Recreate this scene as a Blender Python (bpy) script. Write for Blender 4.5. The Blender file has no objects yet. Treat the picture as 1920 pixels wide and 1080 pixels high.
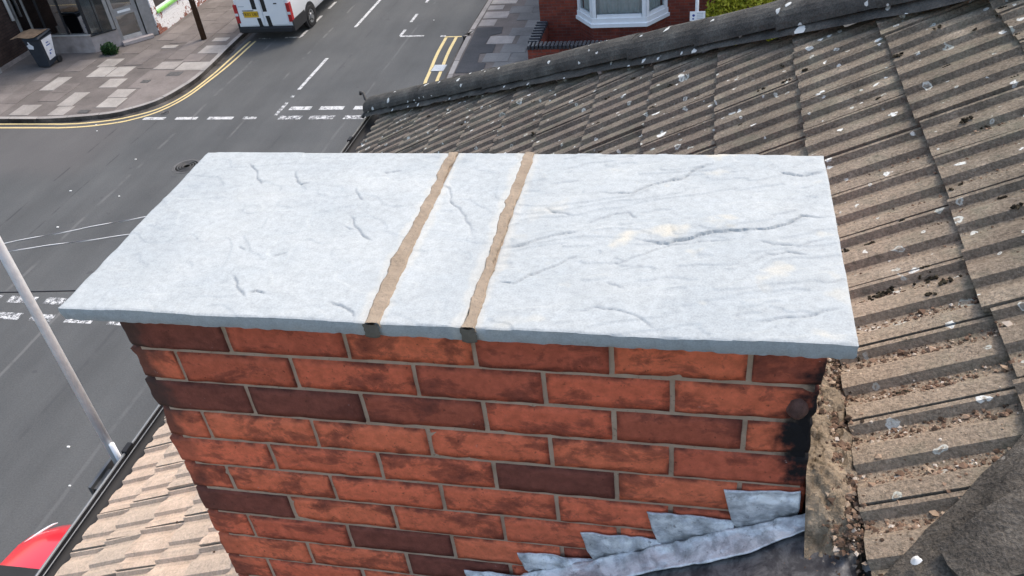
import bpy, bmesh, math, random
import numpy as np
from mathutils import Vector, Matrix
R = math.radians
random.seed(7)
rng = np.random.default_rng(11)

# ---------------------------------------------------------------- camera, sky, sun, exposure
ZT = 8.119            # height of the chimney's stone top above the road
sc = bpy.context.scene
cam_d = bpy.data.cameras.new('camera'); cam = bpy.data.objects.new('camera', cam_d)
sc.collection.objects.link(cam); sc.camera = cam
RM = [[0.9762682, 0.1920033, -0.1001758], [0.0368159, -0.6029755, -0.7969098], [-0.2134128, 0.7743096, -0.5957345]]
CAM = Vector((1.14561, -1.03513, 0.88068 + ZT))
cam.matrix_world = Matrix(((RM[0][0], -RM[1][0], -RM[2][0], CAM.x), (RM[0][1], -RM[1][1], -RM[2][1], CAM.y),
                           (RM[0][2], -RM[1][2], -RM[2][2], CAM.z), (0, 0, 0, 1)))
cam_d.sensor_width = 36; cam_d.lens = 1610.94 / 1920 * 36
cam_d.clip_start = 0.05; cam_d.clip_end = 2000
SUN_EL, SUN_AZ = R(57), R(38)
w = bpy.data.worlds.new('World'); sc.world = w; w.use_nodes = True
wn = w.node_tree; bg = wn.nodes['Background']
sky = wn.nodes.new('ShaderNodeTexSky'); sky.sky_type = 'NISHITA'; sky.sun_disc = False
sky.sun_elevation = SUN_EL; sky.sun_rotation = SUN_AZ
sky.air_density = 1.4; sky.dust_density = 4.0; sky.ozone_density = 0.8
wn.links.new(sky.outputs[0], bg.inputs[0]); bg.inputs[1].default_value = 0.15
sd = bpy.data.lights.new('sun', 'SUN'); so = bpy.data.objects.new('sun', sd); sc.collection.objects.link(so)
sd.energy = 0.66; sd.angle = R(7.0); sd.color = (1.0, 0.93, 0.84)
sv = Vector((math.sin(SUN_AZ) * math.cos(SUN_EL), math.cos(SUN_AZ) * math.cos(SUN_EL), math.sin(SUN_EL)))
so.rotation_euler = sv.to_track_quat('Z', 'Y').to_euler(); so.location = (0, 0, 40)
sc.view_settings.view_transform = 'Standard'; sc.view_settings.look = 'None'
sc.view_settings.gamma = 1; sc.view_settings.exposure = 1.06
sc.render.engine = 'CYCLES'

# ---------------------------------------------------------------- helpers
WL = {}
def tag(o, label=None, cat=None, group=None, kind=None):
    if label: o['label'] = label
    if cat: o['category'] = cat
    if group: o['group'] = group
    if kind: o['kind'] = kind
    return o
def link(o, parent, world):
    sc.collection.objects.link(o)
    if parent is not None:
        o.parent = parent; o.location = Vector(world) - WL[parent.name]
    else:
        o.location = world
    WL[o.name] = Vector(world)
    return o
def empty(name, loc, label, cat, group=None):
    o = bpy.data.objects.new(name, None); o.empty_display_size = 0.2
    return tag(link(o, None, Vector(loc)), label, cat, group)
def mk(name, verts, faces, mat, parent=None, off=0.0, smooth=False, world=None):
    """one mesh object from absolute vertices; origin at its base (top-level) or at its parent's origin"""
    v = np.asarray(verts, float).copy(); v[:, 2] += off
    if world is None:
        if parent is not None: world = WL[parent.name]
        else: world = Vector((float((v[:, 0].min() + v[:, 0].max()) / 2), float((v[:, 1].min() + v[:, 1].max()) / 2), float(v[:, 2].min())))
    v = v - np.array(world)
    me = bpy.data.meshes.new(name); me.from_pydata(v.tolist(), [], [list(map(int, f)) for f in faces]); me.update()
    if mat is not None:
        for m in (mat if isinstance(mat, (list, tuple)) else [mat]): me.materials.append(m)
    if smooth: me.polygons.foreach_set('use_smooth', [True] * len(me.polygons))
    return link(bpy.data.objects.new(name, me), parent, world)
class MB:
    """collects shapes into one mesh"""
    def __init__(s): s.v = []; s.f = []
    def add(s, v, f):
        b = len(s.v); s.v += [tuple(p) for p in v]; s.f += [tuple(i + b for i in q) for q in f]; return s
    def box(s, x0, x1, y0, y1, z0, z1):
        return s.add([(x0, y0, z0), (x1, y0, z0), (x1, y1, z0), (x0, y1, z0), (x0, y0, z1), (x1, y0, z1), (x1, y1, z1), (x0, y1, z1)],
                     [(0, 3, 2, 1), (4, 5, 6, 7), (0, 1, 5, 4), (1, 2, 6, 5), (2, 3, 7, 6), (3, 0, 4, 7)])
    def bar(s, a, b, t, d, up=(0, 0, 1)):
        """a bar from a to b, t wide sideways and d wide along up"""
        a = Vector(a); b = Vector(b); ax = (b - a).normalized(); up = Vector(up); sd_ = ax.cross(up).normalized(); u = sd_.cross(ax).normalized()
        q = []
        for p in (a, b):
            for i, j in ((-1, -1), (1, -1), (1, 1), (-1, 1)): q.append(p + sd_ * (i * t / 2) + u * (j * d / 2))
        return s.add(q, [(0, 3, 2, 1), (4, 5, 6, 7), (0, 1, 5, 4), (1, 2, 6, 5), (2, 3, 7, 6), (3, 0, 4, 7)])
    def prism(s, poly, z0, z1):
        n = len(poly); v = [(p[0], p[1], z0) for p in poly] + [(p[0], p[1], z1) for p in poly]
        return s.add(v, [tuple(range(n))[::-1], tuple(range(n, 2 * n))] + [(i, (i + 1) % n, n + (i + 1) % n, n + i) for i in range(n)])
    def tube(s, pts, rad, n=8):
        pts = [Vector(p) for p in pts]; rr = rad if isinstance(rad, (list, tuple)) else [rad] * len(pts); v = []; f = []
        for i, p in enumerate(pts):
            d = (pts[min(i + 1, len(pts) - 1)] - pts[max(i - 1, 0)]).normalized()
            a = d.cross(Vector((0, 0, 1)))
            if a.length < 1e-3: a = Vector((1, 0, 0))
            a.normalize(); b = d.cross(a)
            for k in range(n):
                t = 2 * math.pi * k / n; v.append(p + (a * math.cos(t) + b * math.sin(t)) * rr[i])
        for i in range(len(pts) - 1):
            for k in range(n): f.append((i * n + k, i * n + (k + 1) % n, (i + 1) * n + (k + 1) % n, (i + 1) * n + k))
        f.append(tuple(range(n))[::-1]); f.append(tuple((len(pts) - 1) * n + k for k in range(n)))
        return s.add(v, f)
    def lathe(s, c, axis, prof, n=20):
        """prof: (distance along the axis, radius)"""
        c = Vector(c); ax = Vector(axis).normalized(); a = ax.orthogonal().normalized(); b = ax.cross(a); v = []; f = []
        for (t, r) in prof:
            for k in range(n):
                q = 2 * math.pi * k / n; v.append(c + ax * t + (a * math.cos(q) + b * math.sin(q)) * r)
        for i in range(len(prof) - 1):
            for k in range(n): f.append((i * n + k, i * n + (k + 1) % n, (i + 1) * n + (k + 1) % n, (i + 1) * n + k))
        f.append(tuple(range(n))[::-1]); f.append(tuple((len(prof) - 1) * n + k for k in range(n)))
        return s.add(v, f)
    def build(s, name, mat, parent=None, off=0.0, smooth=False):
        return mk(name, s.v, s.f, mat, parent, off, smooth)
def grid_faces(nu, nv, flip=False):
    f = []
    for i in range(nu - 1):
        for j in range(nv - 1):
            q = (i * nv + j, i * nv + j + 1, (i + 1) * nv + j + 1, (i + 1) * nv + j)
            f.append(q if flip else q[::-1])
    return f
# value noise in numpy, for shapes
_P = rng.random((256, 256))
def vn(x, y):
    x = np.asarray(x, float); y = np.asarray(y, float); xi = np.floor(x).astype(int); yi = np.floor(y).astype(int); fx = x - xi; fy = y - yi
    fx = fx * fx * (3 - 2 * fx); fy = fy * fy * (3 - 2 * fy)
    g = lambda a, b: _P[a % 256, b % 256]
    return (g(xi, yi) * (1 - fx) + g(xi + 1, yi) * fx) * (1 - fy) + (g(xi, yi + 1) * (1 - fx) + g(xi + 1, yi + 1) * fx) * fy
def fbm(x, y, o=4):
    s = 0; a = 0.5
    for k in range(o): s = s + a * vn(x * 2 ** k + 17.3 * k, y * 2 ** k + 5.1 * k); a *= 0.5
    return s
def catmull(pts, n=8):
    P = [np.array(p, float) for p in pts]; P = [2 * P[0] - P[1]] + P + [2 * P[-1] - P[-2]]; out = []
    for i in range(1, len(P) - 2):
        for k in range(n):
            t = k / n; a, b, c, d = P[i - 1], P[i], P[i + 1], P[i + 2]
            out.append(0.5 * ((2 * b) + (c - a) * t + (2 * a - 5 * b + 4 * c - d) * t * t + (3 * b - a - 3 * c + d) * t ** 3))
    out.append(P[-2]); return out

# ---------------------------------------------------------------- materials
def mat(name, rough=0.8, spec=0.3, metal=0.0):
    m = bpy.data.materials.new(name); m.use_nodes = True; t = m.node_tree; b = t.nodes['Principled BSDF']
    b.inputs['Roughness'].default_value = rough; b.inputs['Specular IOR Level'].default_value = spec; b.inputs['Metallic'].default_value = metal
    return m, t, b
def nd(t, typ, ins=None, **pr):
    n = t.nodes.new(typ)
    for k, v in pr.items(): setattr(n, k, v)
    for k, v in (ins or {}).items():
        s = n.inputs[k]
        if isinstance(v, bpy.types.NodeSocket): t.links.new(v, s)
        else: s.default_value = v
    return n
c4 = lambda c: (c[0], c[1], c[2], 1.0)
def pos(t): return nd(t, 'ShaderNodeNewGeometry').outputs['Position']
def scl(t, v, s): return nd(t, 'ShaderNodeVectorMath', {0: v, 1: s}, operation='MULTIPLY').outputs[0]
def noi(t, v, s, d=4, r=0.55, dist=0.0): return nd(t, 'ShaderNodeTexNoise', {'Vector': v, 'Scale': s, 'Detail': d, 'Roughness': r, 'Distortion': dist}).outputs['Fac']
def rmp(t, f, stops, interp='LINEAR'):
    n = nd(t, 'ShaderNodeValToRGB', {'Fac': f}); e = n.color_ramp.elements; n.color_ramp.interpolation = interp
    while len(e) < len(stops): e.new(0.5)
    for q, (p, c) in zip(e, stops): q.position = p; q.color = c4(c) if not isinstance(c, (int, float)) else (c, c, c, 1)
    return n.outputs['Color']
def mix(t, f, a, b, bt='MIX'):
    g = lambda c: c4(c) if isinstance(c, tuple) and len(c) == 3 else c
    return nd(t, 'ShaderNodeMixRGB', {'Fac': f, 'Color1': g(a), 'Color2': g(b)}, blend_type=bt).outputs['Color']
def mth(t, op, a, b=0.0, cl=False): return nd(t, 'ShaderNodeMath', {0: a, 1: b}, operation=op, use_clamp=cl).outputs[0]
def smo(t, v, a, b, lo=0.0, hi=1.0): return nd(t, 'ShaderNodeMapRange', {'Value': v, 'From Min': a, 'From Max': b, 'To Min': lo, 'To Max': hi}, interpolation_type='SMOOTHSTEP').outputs[0]
def sep(t, v): return nd(t, 'ShaderNodeSeparateXYZ', {0: v}).outputs
def orand(t): return nd(t, 'ShaderNodeObjectInfo').outputs['Random']
def island(t): return nd(t, 'ShaderNodeNewGeometry').outputs['Random Per Island']
def bump(t, b, h, dist, strength=1.0): t.links.new(nd(t, 'ShaderNodeBump', {'Height': h, 'Distance': dist, 'Strength': strength}).outputs[0], b.inputs['Normal'])
def col(t, b, c):
    if isinstance(c, bpy.types.NodeSocket): t.links.new(c, b.inputs['Base Color'])
    else: b.inputs['Base Color'].default_value = c4(c)
def simple(name, c, rough=0.7, spec=0.3, metal=0.0, var=0.15, s=6.0, bm=0.0):
    m, t, b = mat(name, rough, spec, metal); p = pos(t); n = noi(t, p, s, 5)
    col(t, b, mix(t, 1.0, c, rmp(t, n, [(0.3, 1 - var), (0.7, 1 + var)]), 'MULTIPLY'))
    if bm: bump(t, b, noi(t, p, s * 12, 3), bm)
    return m

def m_stone():
    m, t, b = mat('pale riven sandstone', 0.85, 0.25); p = pos(t); x, y, z = sep(t, p)
    n1 = noi(t, p, 5.0, 5, 0.6); n2 = noi(t, p, 60, 5, 0.65); n3 = noi(t, scl(t, p, (3, 9, 9)), 2.2, 5, 0.6)
    c = rmp(t, n1, [(0.3, (0.345, 0.370, 0.375)), (0.7, (0.428, 0.445, 0.438))])
    c = mix(t, rmp(t, n3, [(0.45, 0.0), (0.75, 0.35)]), c, (0.36, 0.395, 0.412))
    c = mix(t, 1.0, c, rmp(t, n2, [(0.25, 0.86), (0.6, 1.05)]), 'MULTIPLY')
    cr = mth(t, 'MULTIPLY', rmp(t, noi(t, p, 9.0, 3, 0.5), [(0.60, 0.0), (0.70, 0.6)]), smo(t, x, 0.75, 0.95))
    c = mix(t, cr, c, (0.58, 0.52, 0.40))
    c = mix(t, 1.0, c, rmp(t, noi(t, p, 330, 3, 0.7), [(0.3, 0.84), (0.7, 1.12)]), 'MULTIPLY')
    sp = rmp(t, noi(t, p, 170, 2, 0.5), [(0.68, 0.0), (0.76, 0.45)])
    c = mix(t, sp, c, (0.36, 0.38, 0.40))
    for jx in (0.606, 0.775):
        d = mth(t, 'ABSOLUTE', mth(t, 'SUBTRACT', x, jx)); d = mth(t, 'ADD', d, mth(t, 'MULTIPLY', mth(t, 'SUBTRACT', noi(t, p, 22, 4), 0.5), 0.05))
        c = mix(t, smo(t, d, 0.030, 0.016, 0.0, 0.22), c, (0.60, 0.54, 0.43))
    cl_ = nd(t, 'ShaderNodeAttribute', attribute_name='cleft').outputs['Fac']
    c = mix(t, mth(t, 'MULTIPLY', cl_, 0.33), c, (0.20, 0.215, 0.225))
    c = mix(t, rmp(t, noi(t, p, 3.2, 4, 0.6), [(0.56, 0.0), (0.72, 0.25)]), c, (0.33, 0.34, 0.33))
    col(t, b, c)
    bump(t, b, mth(t, 'ADD', mth(t, 'MULTIPLY', noi(t, p, 90, 5, 0.7), 0.6), noi(t, scl(t, p, (1, 2.2, 1)), 30, 4)), 0.0013, 0.7)
    return m
def soot(t, c, p):
    x, y, z = sep(t, p); nn = mth(t, 'MULTIPLY', mth(t, 'SUBTRACT', noi(t, p, 24, 4), 0.5), 0.16)
    dz = mth(t, 'ABSOLUTE', mth(t, 'SUBTRACT', z, ZT - 0.290)); dx = mth(t, 'SUBTRACT', 1.37, x)
    sx = mth(t, 'ADD', mth(t, 'ADD', dx, mth(t, 'MULTIPLY', dz, 0.42)), nn)
    return mix(t, smo(t, sx, 0.125, 0.06), c, (0.018, 0.017, 0.018)), nn
def m_mortar(name, ca, cb, s=30, bm=0.002, sooty=False):
    m, t, b = mat(name, 0.95, 0.1); p = pos(t)
    c = rmp(t, noi(t, p, s, 5, 0.65), [(0.3, ca), (0.7, cb)])
    c = mix(t, rmp(t, noi(t, p, s * 6, 2), [(0.66, 0.0), (0.74, 0.5)]), c, tuple(k * 0.35 for k in ca))
    if sooty: c = soot(t, c, p)[0]
    col(t, b, c); bump(t, b, noi(t, p, s * 5, 5, 0.7), bm)
    return m
def m_brick():
    m, t, b = mat('old red chimney brick', 0.9, 0.15); p = pos(t); x, y, z = sep(t, p); r = orand(t)
    off = nd(t, 'ShaderNodeVectorMath', {0: p, 1: nd(t, 'ShaderNodeCombineXYZ', {0: mth(t, 'MULTIPLY', r, 31.0), 1: mth(t, 'MULTIPLY', r, 17.0), 2: mth(t, 'MULTIPLY', r, 23.0)}).outputs[0]}, operation='ADD').outputs[0]
    base = rmp(t, r, [(0.0, (0.50, 0.125, 0.075)), (0.15, (0.76, 0.178, 0.092)), (0.45, (0.84, 0.212, 0.104)), (0.68, (0.86, 0.195, 0.100)), (0.84, (0.62, 0.150, 0.080)), (0.93, (0.27, 0.085, 0.058)), (1.0, (0.19, 0.068, 0.050))])
    n = noi(t, scl(t, off, (1, 1, 1.5)), 10, 5, 0.68, 0.3)
    c = mix(t, rmp(t, n, [(0.51, 0.0), (0.58, 0.5), (0.70, 0.85)]), base, (0.17, 0.055, 0.040))
    c = mix(t, 1.0, c, rmp(t, noi(t, off, 45, 5, 0.65), [(0.3, 0.78), (0.7, 1.18)]), 'MULTIPLY')
    c = mix(t, rmp(t, noi(t, off, 110, 3), [(0.66, 0.0), (0.72, 0.6)]), c, (0.08, 0.034, 0.026))
    # brick arrises: dark fired rims
    oc = nd(t, 'ShaderNodeTexCoord').outputs['Generated']; gx, gy, gz = sep(t, oc)
    ed = mth(t, 'ABSOLUTE', mth(t, 'SUBTRACT', gz, 0.5)); ed2 = mth(t, 'ABSOLUTE', mth(t, 'SUBTRACT', gx, 0.5))
    e = mth(t, 'MAXIMUM', smo(t, ed, 0.34, 0.5), smo(t, ed2, 0.45, 0.5)); e = mth(t, 'MULTIPLY', e, rmp(t, noi(t, off, 26, 4), [(0.40, 0.0), (0.62, 1.0)]))
    c = mix(t, mth(t, 'MULTIPLY', e, 0.8), c, (0.085, 0.035, 0.028))
    # soot around the damaged right-hand corner and the weathered left-hand corner
    c, nn = soot(t, c, p)
    lx = mth(t, 'ADD', x, mth(t, 'MULTIPLY', nn, 0.6))
    lz = smo(t, z, ZT - 0.52, ZT - 0.36, 0.35, 1.0)
    c = mix(t, mth(t, 'MULTIPLY', smo(t, lx, 0.105, 0.05, 0.0, 0.8), lz), c, (0.06, 0.046, 0.038))
    wh = mth(t, 'MULTIPLY', rmp(t, noi(t, p, 75, 4, 0.6), [(0.70, 0.0), (0.76, 0.7)]), rmp(t, noi(t, p, 7, 2), [(0.56, 0.0), (0.62, 1.0)]))
    c = mix(t, wh, c, (0.52, 0.44, 0.40))
    col(t, b, c); bump(t, b, mth(t, 'ADD', noi(t, p, 150, 5, 0.75), noi(t, p, 30, 3)), 0.0030, 0.9)
    return m
def m_tile():
    m, t, b = mat('weathered concrete roof tile', 0.95, 0.12); p = pos(t); x, y, z = sep(t, p); r = orand(t)
    g = rmp(t, noi(t, p, 6.0, 5, 0.62), [(0.28, (0.100, 0.086, 0.070)), (0.5, (0.160, 0.138, 0.112)), (0.72, (0.25, 0.215, 0.17))])
    g = mix(t, mth(t, 'MULTIPLY', r, 0.30), g, (0.19, 0.135, 0.115))
    pale = rmp(t, noi(t, p, 7.0, 5, 0.62), [(0.3, (0.135, 0.111, 0.085)), (0.55, (0.225, 0.186, 0.141)), (0.75, (0.34, 0.285, 0.22))])
    g = mix(t, smo(t, mth(t, 'ADD', mth(t, 'SUBTRACT', x, mth(t, 'MULTIPLY', y, 0.16)), mth(t, 'MULTIPLY', mth(t, 'SUBTRACT', noi(t, p, 3.0, 4), 0.5), 0.8)), 0.35, 1.6), g, pale)
    wob = mth(t, 'MULTIPLY', mth(t, 'SUBTRACT', noi(t, p, 3.5, 5, 0.6), 0.5), 0.9)
    # rain washed off the lead keeps the tiles round and below the chimney clean
    m1 = mth(t, 'MULTIPLY', smo(t, mth(t, 'ADD', y, wob), 2.3, 1.7), smo(t, x, 0.6, 0.2))
    dx = mth(t, 'SUBTRACT', x, 1.40); dy = mth(t, 'MULTIPLY', mth(t, 'SUBTRACT', y, 0.55), 0.45)
    dd = mth(t, 'SQRT', mth(t, 'ADD', mth(t, 'MULTIPLY', dx, dx), mth(t, 'MULTIPLY', dy, dy)))
    m2 = smo(t, mth(t, 'ADD', dd, mth(t, 'MULTIPLY', wob, 0.45)), 0.50, 0.04, 0.0, 0.80)
    cl = rmp(t, noi(t, p, 13, 5, 0.6), [(0.3, (0.53, 0.39, 0.285)), (0.7, (0.71, 0.535, 0.40))])
    cl = mix(t, mth(t, 'MULTIPLY', r, 0.6), cl, (0.47, 0.385, 0.30))
    cl = mix(t, rmp(t, noi(t, p, 30, 5, 0.7), [(0.52, 0.0), (0.66, 0.5)]), cl, (0.36, 0.29, 0.225))
    c = mix(t, m2, g, mix(t, 0.6, cl, (0.30, 0.23, 0.165)))
    c = mix(t, m1, c, cl)
    dirty = mth(t, 'SUBTRACT', 1.0, mth(t, 'MAXIMUM', m1, mth(t, 'MULTIPLY', m2, 0.6)))
    c = mix(t, smo(t, dirty, 0.0, 1.0, 0.35, 1.0), c, mix(t, 1.0, c, rmp(t, noi(t, p, 130, 4, 0.75), [(0.32, 0.5), (0.5, 0.97), (0.68, 1.42)]), 'MULTIPLY'))
    c = mix(t, mth(t, 'MULTIPLY', rmp(t, noi(t, p, 22, 5, 0.7), [(0.60, 0.0), (0.72, 0.85)]), smo(t, dirty, 0.0, 1.0, 0.25, 1.0)), c, (0.045, 0.040, 0.033))
    c = mix(t, mth(t, 'MULTIPLY', rmp(t, noi(t, p, 11, 5, 0.65), [(0.50, 0.0), (0.64, 0.3)]), dirty), c, (0.215, 0.215, 0.155))
    # lichen: pale crusts, many of them rings
    pv = nd(t, 'ShaderNodeVectorMath', {0: p, 1: scl(t, nd(t, 'ShaderNodeTexNoise', {'Vector': p, 'Scale': 38.0, 'Detail': 3.0}).outputs['Color'], (0.032, 0.032, 0.032))}, operation='ADD').outputs[0]
    for s, keep, rad, wide, amt in ((5.5, 0.38, 0.092, 0.12, 1.0), (11.0, 0.42, 0.15, 0.15, 1.0), (25.0, 0.70, 0.22, 0.25, 0.9)):
        v = nd(t, 'ShaderNodeTexVoronoi', {'Vector': pv, 'Scale': s}); d = v.outputs['Distance']; cr, cg, cb = sep(t, v.outputs['Color'])
        rr = mth(t, 'MULTIPLY', mth(t, 'ADD', 0.5, mth(t, 'MULTIPLY', cg, 0.8)), rad)
        ins = smo(t, mth(t, 'SUBTRACT', d, rr), 0.012, -0.006)
        hole = mth(t, 'MULTIPLY', smo(t, mth(t, 'SUBTRACT', mth(t, 'MULTIPLY', rr, 1 - wide * 2), d), -0.01, 0.012), mth(t, 'GREATER_THAN', cb, 0.45))
        k = mth(t, 'MULTIPLY', mth(t, 'MULTIPLY', ins, mth(t, 'SUBTRACT', 1.0, mth(t, 'MULTIPLY', hole, 0.75))), mth(t, 'GREATER_THAN', cr, keep))
        k = mth(t, 'MULTIPLY', mth(t, 'MULTIPLY', k, amt), smo(t, dirty, 0.25, 0.8))
        k = mth(t, 'MULTIPLY', k, rmp(t, noi(t, p, 95, 3, 0.6), [(0.34, 0.15), (0.46, 1.0)]))
        c = mix(t, k, c, mix(t, cb, (0.80, 0.80, 0.75), (0.46, 0.47, 0.41)))
    col(t, b, c); bump(t, b, mth(t, 'ADD', mth(t, 'MULTIPLY', noi(t, p, 210, 4, 0.7), 0.5), noi(t, p, 40, 5, 0.65)), 0.007, 1.0)
    return m
def m_hip():
    m, t, b = mat('dark hip tile concrete', 0.95, 0.12); p = pos(t)
    c = rmp(t, noi(t, p, 7, 5, 0.65), [(0.3, (0.045, 0.043, 0.040)), (0.55, (0.085, 0.080, 0.072)), (0.75, (0.135, 0.13, 0.115))])
    c = mix(t, 1.0, c, rmp(t, noi(t, p, 160, 3), [(0.3, 0.7), (0.7, 1.3)]), 'MULTIPLY')
    pv = nd(t, 'ShaderNodeVectorMath', {0: p, 1: scl(t, nd(t, 'ShaderNodeTexNoise', {'Vector': p, 'Scale': 40.0, 'Detail': 3.0}).outputs['Color'], (0.03, 0.03, 0.03))}, operation='ADD').outputs[0]
    for s, keep, rad in ((8.0, 0.35, 0.20), (17.0, 0.50, 0.28)):
        v = nd(t, 'ShaderNodeTexVoronoi', {'Vector': pv, 'Scale': s}); cr, cg, cb = sep(t, v.outputs['Color'])
        k = mth(t, 'MULTIPLY', smo(t, mth(t, 'SUBTRACT', v.outputs['Distance'], mth(t, 'MULTIPLY', cg, rad)), 0.015, -0.01), mth(t, 'GREATER_THAN', cr, keep))
        c = mix(t, mth(t, 'MULTIPLY', k, 0.9), c, (0.70, 0.70, 0.66))
    col(t, b, c); bump(t, b, noi(t, p, 70, 5, 0.7), 0.005)
    return m
def m_loose():
    m, t, b = mat('dirty ridge tile concrete', 0.95, 0.12); p = pos(t)
    c = rmp(t, noi(t, p, 9, 5, 0.68), [(0.28, (0.045, 0.041, 0.036)), (0.5, (0.098, 0.087, 0.074)), (0.72, (0.165, 0.146, 0.122))])
    c = mix(t, 1.0, c, rmp(t, noi(t, p, 180, 3), [(0.3, 0.6), (0.7, 1.4)]), 'MULTIPLY')
    c = mix(t, rmp(t, noi(t, p, 60, 3, 0.6), [(0.68, 0.0), (0.72, 0.6)]), c, (0.30, 0.28, 0.25))
    v = nd(t, 'ShaderNodeTexVoronoi', {'Vector': p, 'Scale': 9.0}); cr, cg, cb = sep(t, v.outputs['Color'])
    k = mth(t, 'MULTIPLY', smo(t, mth(t, 'ADD', v.outputs['Distance'], mth(t, 'MULTIPLY', noi(t, p, 60, 3), 0.05)), 0.15, 0.13), mth(t, 'GREATER_THAN', cr, 0.66))
    c = mix(t, mth(t, 'MULTIPLY', k, 0.9), c, (0.62, 0.62, 0.60))
    col(t, b, c); bump(t, b, noi(t, p, 45, 5, 0.72), 0.012); return m
def m_lead(name, ca, cb, cc):
    m, t, b = mat(name, 0.42, 0.5, 0.3); p = pos(t)
    c = rmp(t, noi(t, scl(t, p, (1, 1, 1.6)), 16, 5, 0.7, 0.3), [(0.32, ca), (0.47, cb), (0.60, cc)])
    c = mix(t, rmp(t, noi(t, p, 55, 5, 0.7), [(0.60, 0.0), (0.7, 0.7)]), c, tuple(k * 0.4 for k in ca))
    col(t, b, c); bump(t, b, noi(t, p, 60, 5, 0.6), 0.003)
    return m
def m_asphalt():
    m, t, b = mat('worn asphalt', 0.9, 0.25); p = pos(t); x, y, z = sep(t, p)
    c = rmp(t, noi(t, p, 0.35, 5, 0.6), [(0.3, (0.074, 0.077, 0.078)), (0.7, (0.099, 0.101, 0.100))])
    c = mix(t, 1.0, c, rmp(t, noi(t, scl(t, p, (1, 0.18, 1)), 1.3, 5, 0.6), [(0.3, 0.86), (0.7, 1.12)]), 'MULTIPLY')
    c = mix(t, 1.0, c, rmp(t, noi(t, p, 38, 4, 0.75), [(0.25, 0.72), (0.75, 1.25)]), 'MULTIPLY')
    pk = mth(t, 'MULTIPLY', smo(t, x, -12.6, -14.2), smo(t, mth(t, 'ABSOLUTE', mth(t, 'SUBTRACT', y, 15.8)), 2.0, 0.8))
    c = mix(t, mth(t, 'MULTIPLY', pk, 0.35), c, (0.135, 0.122, 0.118))
    wob = mth(t, 'MULTIPLY', mth(t, 'SUBTRACT', noi(t, p, 0.5, 4), 0.5), 0.16)
    br = rmp(t, noi(t, p, 1.1, 4), [(0.46, 0.0), (0.56, 1.0)])
    for sx, wd, cc, a in ((-13.85, 0.035, (0.05, 0.05, 0.052), 0.8), (-12.9, 0.03, (0.05, 0.05, 0.052), 0.7), (-12.0, 0.06, (0.19, 0.185, 0.18), 0.35), (-10.4, 0.05, (0.20, 0.195, 0.19), 0.4), (-9.0, 0.05, (0.055, 0.055, 0.058), 0.4), (-7.6, 0.05, (0.18, 0.18, 0.18), 0.25)):
        d = mth(t, 'ABSOLUTE', mth(t, 'SUBTRACT', mth(t, 'ADD', x, wob), sx))
        c = mix(t, mth(t, 'MULTIPLY', mth(t, 'MULTIPLY', smo(t, d, wd, wd * 0.3), br), a), c, cc)
    c = mix(t, rmp(t, noi(t, p, 2.2, 3), [(0.70, 0.0), (0.73, 0.55)]), c, (0.06, 0.06, 0.064))
    col(t, b, c); bump(t, b, noi(t, p, 120, 3, 0.7), 0.006)
    return m
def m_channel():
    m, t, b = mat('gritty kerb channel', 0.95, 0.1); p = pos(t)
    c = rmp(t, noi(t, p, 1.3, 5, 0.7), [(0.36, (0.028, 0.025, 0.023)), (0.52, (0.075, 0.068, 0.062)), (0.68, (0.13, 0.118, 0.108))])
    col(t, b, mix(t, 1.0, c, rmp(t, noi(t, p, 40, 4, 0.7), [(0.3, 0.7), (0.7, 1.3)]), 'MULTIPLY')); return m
def m_paint(name, c0, wear):
    m, t, b = mat(name, 0.7, 0.3); p = pos(t)
    n = mth(t, 'ADD', mth(t, 'MULTIPLY', noi(t, p, 9, 5, 0.7), 0.55), mth(t, 'MULTIPLY', noi(t, p, 55, 3, 0.6), 0.45))
    col(t, b, mix(t, rmp(t, n, [(wear, 1.0), (wear + 0.05, 0.0)]), c0, (0.095, 0.097, 0.098))); return m
def m_pave(name, a, b_):
    m, t, b = mat(name, 0.92, 0.2); p = pos(t); r = orand(t)
    c = mix(t, r, a, b_); c = mix(t, 1.0, c, rmp(t, noi(t, p, 1.6, 5, 0.65), [(0.3, 0.78), (0.7, 1.18)]), 'MULTIPLY')
    c = mix(t, 1.0, c, rmp(t, noi(t, p, 30, 4, 0.7), [(0.3, 0.85), (0.7, 1.12)]), 'MULTIPLY')
    c = mix(t, rmp(t, noi(t, p, 11, 3), [(0.70, 0.0), (0.74, 0.5)]), c, (0.07, 0.065, 0.06))
    col(t, b, c); bump(t, b, noi(t, p, 60, 3), 0.004); return m
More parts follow.
